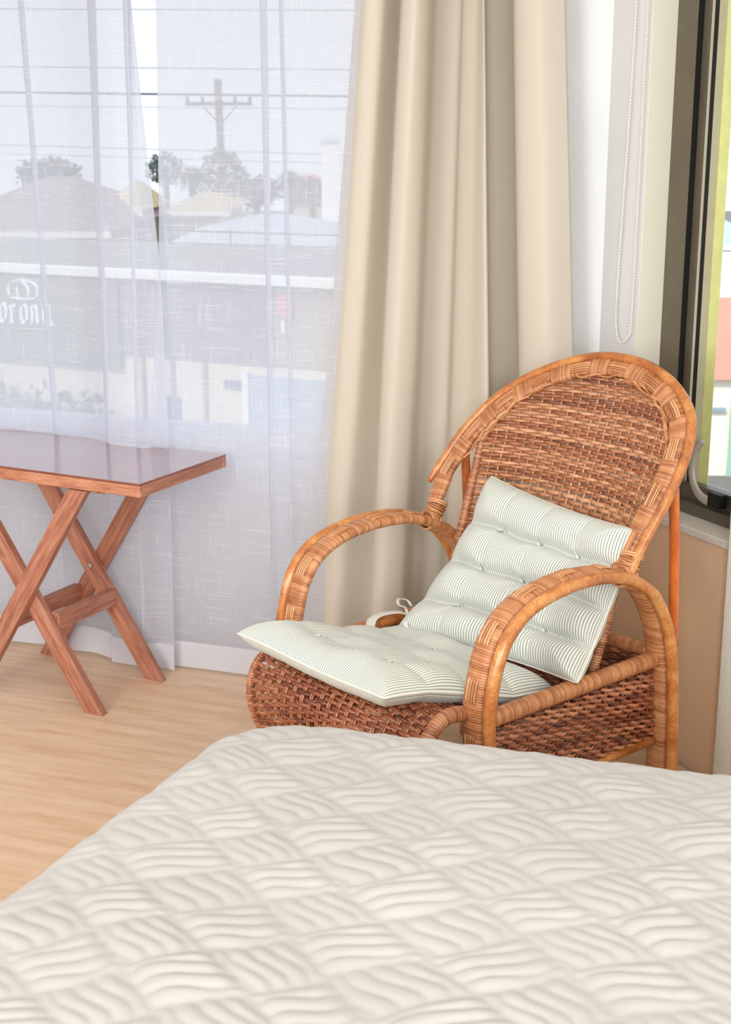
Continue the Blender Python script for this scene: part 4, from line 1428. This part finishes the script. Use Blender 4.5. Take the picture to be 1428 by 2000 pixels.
house('shingle_roof_house', 'house with wide brown-pink shingle roof seen through the left sheer', -160, 205, 345, 452, 23.0, 8.0, M['brown'], M['shingle'])
house('flat_shed', 'small brown gabled shed between the left roofs', 208, 268, 352, 412, 27.0, 4.0, M['brown'], M['shingle2'])
house('sand_roof_house', 'house with sand-coloured roof below the utility pole', 318, 440, 374, 412, 30.0, 6.0, M['cream'], M['shingle2'])
house('tin_roof_building', 'long building with pale tin roof behind the shop parapet', 318, 700, 418, 486, 20.5, 6.0, M['cream'], M['tin'], 'building')
house('red_roof_house', 'distant house with faded red roof right of the utility pole', 545, 640, 338, 372, 40.0, 6.0, M['cream'], M['red'])
tinb = [o for o in bpy.data.objects if o.name == 'tin_roof_building'][0]
for (yl, yr_, r_) in ((450, 461, 0.012), (474, 484, 0.007), (500, 511, 0.007)):
    A_ = far(330, yl, 20.2); B_ = far(690, yr_, 20.2)
    off = np.array(tinb.location)
    a = Acc(); tube(a, [A_ - off, B_ - off], r_, 6, up=(0, 0, 1)); a.build('roof_cable', M['wire'], tinb)
for px in (335, 450, 565, 680):
    A_ = far(px, 449, 20.2) - np.array(tinb.location); B_ = far(px, 520, 20.2) - np.array(tinb.location)
    a = Acc(); tube(a, [A_, B_], 0.012, 6, up=(1, 0, 0)); a.build('roof_cable_post', M['wire'], tinb)
# white tower
t0 = far(646, 300, 26.0)
o = empty('white_tower', (t0[0], 26.0, GZ)); tag(o, 'slim white tower with small pointed cap beside the beige curtain', 'tower')
zt = far(646, 276, 26.0)[2] - GZ
a = Acc(); box(a, (-0.17, 0, 0), (0.34, 0, 0), (0, 0.4, 0), (0, 0, zt)); a.build('shaft', M['cap'], o, smooth=False)
a = Acc(); gable(a, -0.23, 0.23, -0.05, 0.45, zt, zt + 0.13); a.build('cap', M['tin'], o, smooth=False)

# utility pole
YP = 42.0
pb = far(433, 330, YP); zt = far(430, 155, YP)[2] - GZ
pole = empty('utility_pole', (pb[0], YP, GZ)); tag(pole, 'grey wooden utility pole with one crossarm above the trees', 'utility pole')
a = Acc(); tube(a, [V3(0, 0, 0), V3(0, 0, zt * 0.6), V3(-0.05, 0, zt)], 0.11, 10, step=0.4); a.build('post', M['creosote'], pole)
zc = far(432, 203, YP)[2] - GZ
a = Acc(); box(a, (-1.0, -0.14, zc - 0.05), (1.95, 0, 0), (0, 0.08, 0), (0, 0, 0.10)); a.build('crossarm', M['creosote'], pole, smooth=False)
for sg in (-1, 1):
    a = Acc(); tube(a, [V3(sg * 0.50, -0.1, zc - 0.05), V3(sg * 0.07, -0.1, zc - 0.52)], 0.018, 6); a.build('brace', M['creosote'], pole)
for x in (-0.93, -0.5, 0.45, 0.88):
    a = Acc(); tube(a, [V3(x, -0.1, zc + 0.05), V3(x, -0.1, zc + 0.20)], 0.045, 8); a.build('insulator', M['wire'], pole)

wires = [((-900, 170), (2100, 203), 41.7, 0.03, 'thick dark overhead cable crossing at crossarm height'),
         ((-900, 122), (2100, 148), 38, 0.012, 'thin overhead wire above the crossarm'),
         ((-900, 14), (2100, 24), 36, 0.011, 'highest overhead wire near the top of the window'),
         ((-900, 199), (2100, 224), 40, 0.009, 'thin overhead wire just below the crossarm'),
         ((-900, 255), (760, 305), 39, 0.010, 'low overhead wire just above the treetops'),
         ((-900, 272), (760, 322), 37, 0.008, 'lowest thin overhead wire across the treetops')]
for (p, q, Y, r, lab) in wires:
    A_ = far(p[0], p[1], Y); B_ = far(q[0], q[1], Y)
    pts = [A_ + (B_ - A_) * t - UP * 0.004 * Y / 20 * sin(pi * t) for t in np.linspace(0, 1, 9)]
    a = Acc(); tube(a, pts, r, 6, step=0.5)
    tag(a.build('overhead_wire', M['wire']), lab, 'wire', 'overhead wires outside')

def tree(name, label, px, pytop, wpx, Y, seed, spiky=False, hpx=70):
    rs = np.random.default_rng(seed)
    c = far(px, pytop + hpx / 2, Y); rx = wpx / FPX * Y / 2; rz = hpx / FPX * Y / 2
    o = empty(name, (c[0], Y, GZ)); tag(o, label, 'tree')
    cz = c[2] - GZ
    a = Acc(); tube(a, [V3(0, 0, 0), V3(0.05, 0, cz * 0.5), V3(0, 0, cz)], 0.09, 8, step=0.3); a.build('trunk', M['bark'], o)
    n = 900 if not spiky else 260
    d = norm(rs.normal(size=(n, 3))); rr = rs.uniform(0.35, 1.0, (n, 1)) ** 0.5
    C = d * rr * np.array([rx, rx * 0.8, rz]) * (1 + 0.15 * np.sin(d[:, :1] * 7 + d[:, 2:] * 9 + seed)) + np.array([0, 0, cz])
    a = Acc()
    if spiky:
        C = np.repeat(np.array([[0, 0, cz]]), n, 0)
    L = (rs.uniform(0.10, 0.2, (n, 1)) * rx) if not spiky else rs.uniform(0.7, 1.0, (n, 1)) * np.array([rx])
    u = norm(rs.normal(size=(n, 3))) if not spiky else norm(rs.normal(size=(n, 3)) * np.array([1, 0.6, 0.7]) + np.array([0, 0, 0.25]))
    w = norm(np.cross(u, rs.normal(size=(n, 3))))
    W_ = L * (0.5 if not spiky else 0.035)
    V = np.stack([C, C + u * L * 0.5 + w * W_, C + u * L - UP * (L * 0.25 if spiky else 0), C + u * L * 0.5 - w * W_], 1).reshape(-1, 3)
    a.add(V, np.arange(4 * n).reshape(n, 4))
    a.build('foliage', M['leaf'], o, smooth=False, stuff=True)
tree('round_tree', 'large round tree directly in front of the utility pole', 436, 294, 95, 40.0, 1, hpx=95)
tree('spiky_palm', 'spiky palm left of the utility pole', 376, 318, 75, 37.0, 2, True, 60)
tree('spiky_palm', 'spiky palm right of the dark sheer fold', 566, 322, 70, 38.0, 3, True, 66)
tree('low_tree', 'low dark tree between the round tree and the right palm', 500, 345, 95, 39.0, 4, hpx=60)
tree('low_tree', 'low tree at the gap between the two sheers', 322, 300, 70, 41.0, 5, hpx=60)
tree('low_tree', 'faint green tree above the shingle roof at far left', 95, 312, 120, 45.0, 6, hpx=50)
tree('low_tree', 'low tree at the foot of the white tower', 610, 345, 60, 39.0, 7, hpx=55)

# hedge in front of the shop
hg = empty('hedge', tuple(fp(-1.9, -0.5, GZ))); tag(hg, 'pale clipped hedge in front of the shop wall at far left', 'hedge')
rs = np.random.default_rng(9); n = 2600
C = rs.uniform(-1, 1, (n, 3)) * np.array([1.35, 0.25, 1.0]); C = FD * C[:, :1] + FN * C[:, 1:2] + UP * (C[:, 2:] * 1.03 + 1.05)
u = norm(rs.normal(size=(n, 3))); w = norm(np.cross(u, rs.normal(size=(n, 3)))); L = rs.uniform(0.04, 0.09, (n, 1))
V = np.stack([C, C + u * L + w * L * 0.5, C + u * L * 2, C + u * L - w * L * 0.5], 1).reshape(-1, 3)
a = Acc(); a.add(V, np.arange(4 * n).reshape(n, 4)); a.build('foliage', M['leaf2'], hg, smooth=False, stuff=True)
a = Acc(); box(a, FD * -1.2 - FN * 0.12, FD * 2.4, FN * 0.24, UP * 1.9); a.build('branches', M['leaf2'], hg, smooth=False)

# street seen through the right window
YR = 20.0
def rbox(acc, px0, px1, py0, py1, Y0_, dep):
    p = far(px0, py1, Y0_); q = far(px1, py0, Y0_)
    box(acc, (p[0], Y0_, p[2]), (q[0] - p[0], 0, 0), (0, dep, 0), (0, 0, q[2] - p[2]))
rbd = empty('salmon_building', (0, 0, 0)); tag(rbd, 'cream building with a wide salmon band seen through the right window', 'building')
zb = far(1400, 740, YR)[2]
def rpart(px0, px1, z0, z1, o0, o1, name, mat, label=None):
    x0 = far(px0, 600, YR)[0]; x1 = far(px1, 600, YR)[0]
    a = Acc(); box(a, (x0, YR + o0, z0), (x1 - x0, 0, 0), (0, o1 - o0, 0), (0, 0, z1 - z0)); a.build(name, mat, rbd, smooth=False, label=label)
zs_ = [far(1400, y, YR)[2] for y in (580, 740)]
rpart(1330, 1760, GZ, zs_[1], 0, 4, 'lower_wall', M['pale_cream'])
rpart(1330, 1760, zs_[1] + 0.001, zs_[0], -0.1, 4, 'salmon_band', M['salmon'])
rpart(1330, 1760, zs_[0] + 0.001, zs_[0] + 0.35, 0.0, 4, 'parapet', M['cap'])
rpart(1440, 1500, GZ, far(1400, 770, YR)[2], -0.05, -0.001, 'door', M['greend'], 'sea-green door')
p = far(1384, 797, YR)
a = Acc(); box(a, (p[0], YR - 0.06, p[2] - 0.035), (0.24, 0, 0), (0, 0.055, 0), (0, 0, 0.05)); a.build('ledge', M['garage'], rbd, smooth=False)
house('far_white_house', 'distant white house with grey window seen through the right window', 1380, 1520, 425, 480, 34.0, 6.0, M['cap'], M['tin'])
p = far(1415, 440, 33.9); a = Acc(); box(a, (p[0], 33.9, p[2] - 0.25), (0.9, 0, 0), (0, 0.05, 0), (0, 0, 0.35))
